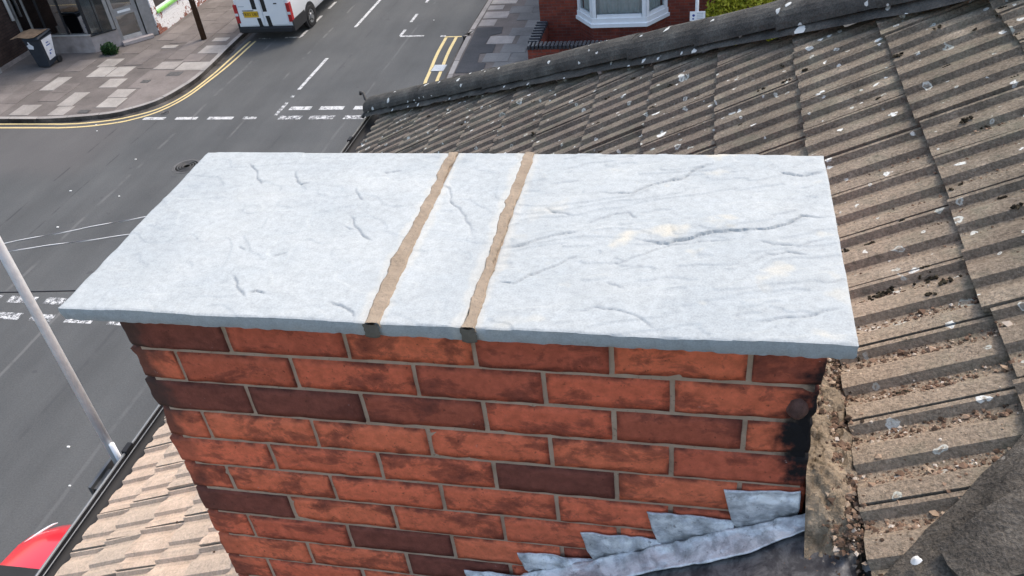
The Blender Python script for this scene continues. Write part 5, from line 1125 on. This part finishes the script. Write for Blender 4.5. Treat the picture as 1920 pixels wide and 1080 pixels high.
MB().add([(BX - 0.20, BY - 0.293, z0 + 0.62), (BX - 0.04, BY - 0.289, z0 + 0.60), (BX + 0.0, BY - 0.298, z0 + 0.70), (BX - 0.08, BY - 0.306, z0 + 0.77), (BX - 0.11, BY - 0.312, z0 + 0.84), (BX - 0.15, BY - 0.312, z0 + 0.84), (BX - 0.13, BY - 0.306, z0 + 0.77), (BX - 0.22, BY - 0.303, z0 + 0.73)], [tuple(range(8))]).build('sticker', M['paper'], bn)
cd = MB(); cv = []; 
for i in range(7):
    for j in range(5):
        x = BX - 0.62 + 0.86 * i / 6; y = BY - 0.34 + 0.56 * j / 4; cv.append((x + 0.10 * (j / 4 - 0.5), y, z0 + 0.985 + (y - BY) * 0.1 + 0.03 + 0.02 * math.sin(i * 1.1) - 0.04 * (i < 2)))
co = cd.add(cv, grid_faces(7, 5, True)).build('cardboard_sheet', M['card']); so_ = co.modifiers.new('thickness', 'SOLIDIFY'); so_.thickness = 0.012
tag(co, 'flattened brown cardboard lying on the wheelie bin', 'cardboard')
# telegraph pole on the pavement
tp = empty('telegraph_pole', (-14.35, 22.73, KH), 'dark brown timber pole on the pavement left of the van', 'pole')
MB().tube([(-14.35, 22.73, KH), (-14.35, 22.73, 4), (-14.35, 22.73, 8.2)], [0.088, 0.078, 0.066], 14).build('shaft', M['timber'], tp, smooth=True)
MB().box(-14.37, -14.33, 22.64, 22.66, 1.6, 1.8).build('number_tag', M['steel'], tp)
# weed at the foot of the shop wall
def leaves(n, c, rad, size, zmin=None, shell=0.45):
    v = []; f = []
    for k in range(n):
        d = rng.normal(size=3); d /= np.linalg.norm(d); q = shell + (1 - shell) * rng.random() ** 0.6
        bl = 0.80 + 0.34 * float(fbm(d[0] * 2.6 + c[0] * 3 + 20, d[1] * 2.6 + d[2] * 2.1 + 9, 3))
        p = np.array(c) + d * np.array(rad) * q * bl
        if zmin is not None and p[2] < zmin: continue
        s = size * (0.6 + 0.8 * rng.random()); a = rng.normal(size=3); a /= np.linalg.norm(a); b_ = np.cross(a, d + 0.6 * rng.normal(size=3)); b_ /= np.linalg.norm(b_) + 1e-9
        i = len(v); v += [p - a * s, p + b_ * s * 0.45, p + a * s, p - b_ * s * 0.45]; f.append((i, i + 1, i + 2, i + 3))
    return v, f
wd_ = empty('weed_plant', (-17.05, 21.72, KH), 'green weed tuft growing at the foot of the shop wall', 'plant')
v, f = leaves(900, (-17.05, 21.70, KH + 0.12), (0.33, 0.16, 0.26), 0.05, KH, 0.1); mk('leaf_mass', v, f, M['weed'], wd_)
b = MB()
for k in range(7): b.tube([(-17.05, 21.72, KH), (-17.05 + random.uniform(-.2, .2), 21.70 + random.uniform(-.08, .08), KH + random.uniform(.15, .3))], 0.006, 5)
b.build('stem', M['weed'], wd_)

# ---------------------------------------------------------------- brick house with the bay window
hr = empty('bay_window_house', (0, 24, 0), 'red brick house with a white bay window', 'house')
HY = 21.85; HX = -3.40
MB().box(HX, 3.4, HY, 29, 0.05, 5.2).build('wall', M['redbrickx'], hr)
MB().box(HX - 0.012, HX - 0.001, HY + 0.001, 29, 0.05, 5.2).build('side_wall', M['redbricky'], hr)
MB().add([(HX - 0.2, HY - 0.2, 5.2), (3.6, HY - 0.2, 5.2), (3.6, 29.2, 5.2), (HX - 0.2, 29.2, 5.2), (HX + 2.6, 25.4, 6.9), (3.6, 25.4, 6.9)], [(0, 1, 5, 4), (1, 2, 5), (2, 3, 4, 5), (3, 0, 4), (0, 3, 2, 1)]).build('roof', M['slate'], hr)
BAY = [(-2.36, HY), (-1.88, 21.15), (-0.47, 21.15), (0.04, HY)]
def bay(o, z0, z1): # offset outline
    P = [(-2.36 - o, HY - 0.001), (-1.88 - o * 0.45, 21.15 - o), (-0.47 + o * 0.45, 21.15 - o), (0.04 + o, HY - 0.001)]; return MB().prism(P, z0, z1)
fix_normals(bay(-0.05, 0.05, 0.74).build('bay_base', M['redbrickx'], hr))
s_ = bay(0.06, 0.735, 0.83); s_.prism([(-2.36 - 0.02, HY - 0.001), (-1.88 - 0.01, 21.15 - 0.02), (-0.47 + 0.01, 21.15 - 0.02), (0.04 + 0.02, HY - 0.001)], 0.83, 0.97); fix_normals(s_.build('bay_sill', M['upvc'], hr))
fix_normals(bay(0.0, 2.35, 2.6).build('bay_head', M['upvc'], hr)); fix_normals(bay(0.1, 2.6, 2.72).build('bay_roof', M['slate'], hr))
for (a, b_) in zip(BAY, BAY[1:]):
    A_ = Vector((a[0], a[1], 0)); B_ = Vector((b_[0], b_[1], 0)); d = (B_ - A_).normalized(); L_ = (B_ - A_).length; inn = Vector((-d.y, d.x, 0))
    fr = MB()
    for s in (0.06, L_ - 0.06): fr.bar(A_ + d * s + inn * 0.05 + Vector((0, 0, 0.97)), A_ + d * s + inn * 0.05 + Vector((0, 0, 2.35)), 0.12, 0.09, d)
    fr.bar(A_ + d * 0.121 + inn * 0.05 + Vector((0, 0, 1.01)), B_ - d * 0.121 + inn * 0.05 + Vector((0, 0, 1.01)), 0.088, 0.08); fr.bar(A_ + d * 0.121 + inn * 0.05 + Vector((0, 0, 2.31)), B_ - d * 0.121 + inn * 0.05 + Vector((0, 0, 2.31)), 0.088, 0.08)
    wf = fr.build('window', M['upvc'], hr)
    a0 = A_ + d * 0.10 + inn * 0.05; b0 = B_ - d * 0.10 + inn * 0.05
    MB().add([(a0.x, a0.y, 1.03), (b0.x, b0.y, 1.03), (b0.x, b0.y, 2.3), (a0.x, a0.y, 2.3)], [(0, 1, 2, 3)]).build('pane', M['houseglass'], wf)
    cv = []; n = 60
    for i in range(n + 1):
        t_ = i / n; p = a0.lerp(b0, t_) + inn * (0.085 + 0.022 * math.sin(t_ * L_ * 38) + 0.012 * math.sin(t_ * L_ * 17 + 1)); cv += [(p.x, p.y, 0.98), (p.x, p.y, 2.34)]
    mk('net_curtain', cv, [(2 * i, 2 * i + 2, 2 * i + 3, 2 * i + 1) for i in range(n)], M['net'], wf, smooth=True)
# garden wall with a blue brick coping
gw = empty('garden_wall', (-3.3, 20.6, 0), 'low red brick garden wall with dark sawtooth coping', 'wall')
MB().box(-3.42, 0.6, 19.90, 20.12, 0.10, 0.66).build('front_wall', M['redbrickx'], gw); MB().box(-3.42, -3.20, 20.121, 21.84, 0.10, 0.66).build('side_wall', M['redbricky'], gw)
cm = bpy.data.meshes.new('coping_brick'); bm = bmesh.new(); bmesh.ops.create_cube(bm, size=1); bmesh.ops.scale(bm, vec=(0.075, 0.30, 0.11), verts=bm.verts); bmesh.ops.bevel(bm, geom=bm.edges, offset=0.012, segments=1, affect='EDGES'); bm.to_mesh(cm); bm.free(); cm.materials.append(M['bluebrick'])
x = -3.38
while x < 0.58:
    o = bpy.data.objects.new('coping_brick', cm); link(o, gw, Vector((x, 20.01 + random.uniform(-.006, .006), 0.715 + random.uniform(-.004, .006)))); o.rotation_euler = (0, R(random.uniform(-3, 3)), R(random.uniform(-2, 2))); x += 0.102
y = 20.25
while y < 21.8:
    o = bpy.data.objects.new('coping_brick', cm); link(o, gw, Vector((-3.31 + random.uniform(-.006, .006), y, 0.715))); o.rotation_euler = (0, 0, R(90 + random.uniform(-3, 3))); y += 0.102 * 1.9
# sign on a post in front of the house
sg = empty('parking_sign', (0.84, 20.2, KH), 'small white sign with blue marks on a grey post', 'sign')
MB().tube([(0.83, 20.06, KH), (0.83, 20.06, 2.6)], 0.044, 14).build('post', M['steel'], sg, smooth=True)
MB().box(0.665, 1.03, 19.99, 20.005, 1.255, 1.485).build('sign_plate', M['upvc'], sg)
MB().lathe((0.755, 19.9895, 1.39), (0, -1, 0), [(0, 0.032), (0.001, 0.030)], 12).build('blue_mark', M['blue'], sg); MB().box(0.725, 0.765, 19.9875, 19.9895, 1.29, 1.325).build('blue_mark', M['blue'], sg)
for z_ in (1.30, 1.345, 1.39, 1.435): MB().box(0.83, 0.98, 19.9878, 19.9895, z_, z_ + 0.014).build('print_line', M['greyink'], sg)
# golden hedge
hg = empty('golden_hedge', (2.3, 21.0, 0), 'yellow green hedge behind the dark hip of the roof', 'hedge')
v, f = [], []
for (cx_, cy_, rx_, ry_, hz) in ((1.55, 20.85, 0.56, 0.5, 1.75), (2.2, 20.9, 0.66, 0.6, 1.95), (2.9, 20.9, 0.66, 0.6, 1.9), (3.55, 21.0, 0.6, 0.6, 1.9)):
    a, b_ = leaves(4200, (cx_, cy_, hz * 0.52), (rx_, ry_, hz * 0.62), 0.05, 0.03, 0.55); k = len(v); v += a; f += [tuple(i + k for i in q) for q in b_]
mk('crown', v, f, M['hedge'], hg)
b = MB()
for x in (1.5, 2.1, 2.75, 3.4):
    b.tube([(x, 20.9, 0), (x + 0.05, 20.88, 0.5), (x - 0.03, 20.9, 1.0)], [0.05, 0.04, 0.02], 7)
b.build('stems', M['timber'], hg)

sc.cycles.use_denoising = True
sc.cycles.max_bounces = 5; sc.cycles.diffuse_bounces = 2; sc.cycles.glossy_bounces = 2; sc.cycles.transparent_max_bounces = 12
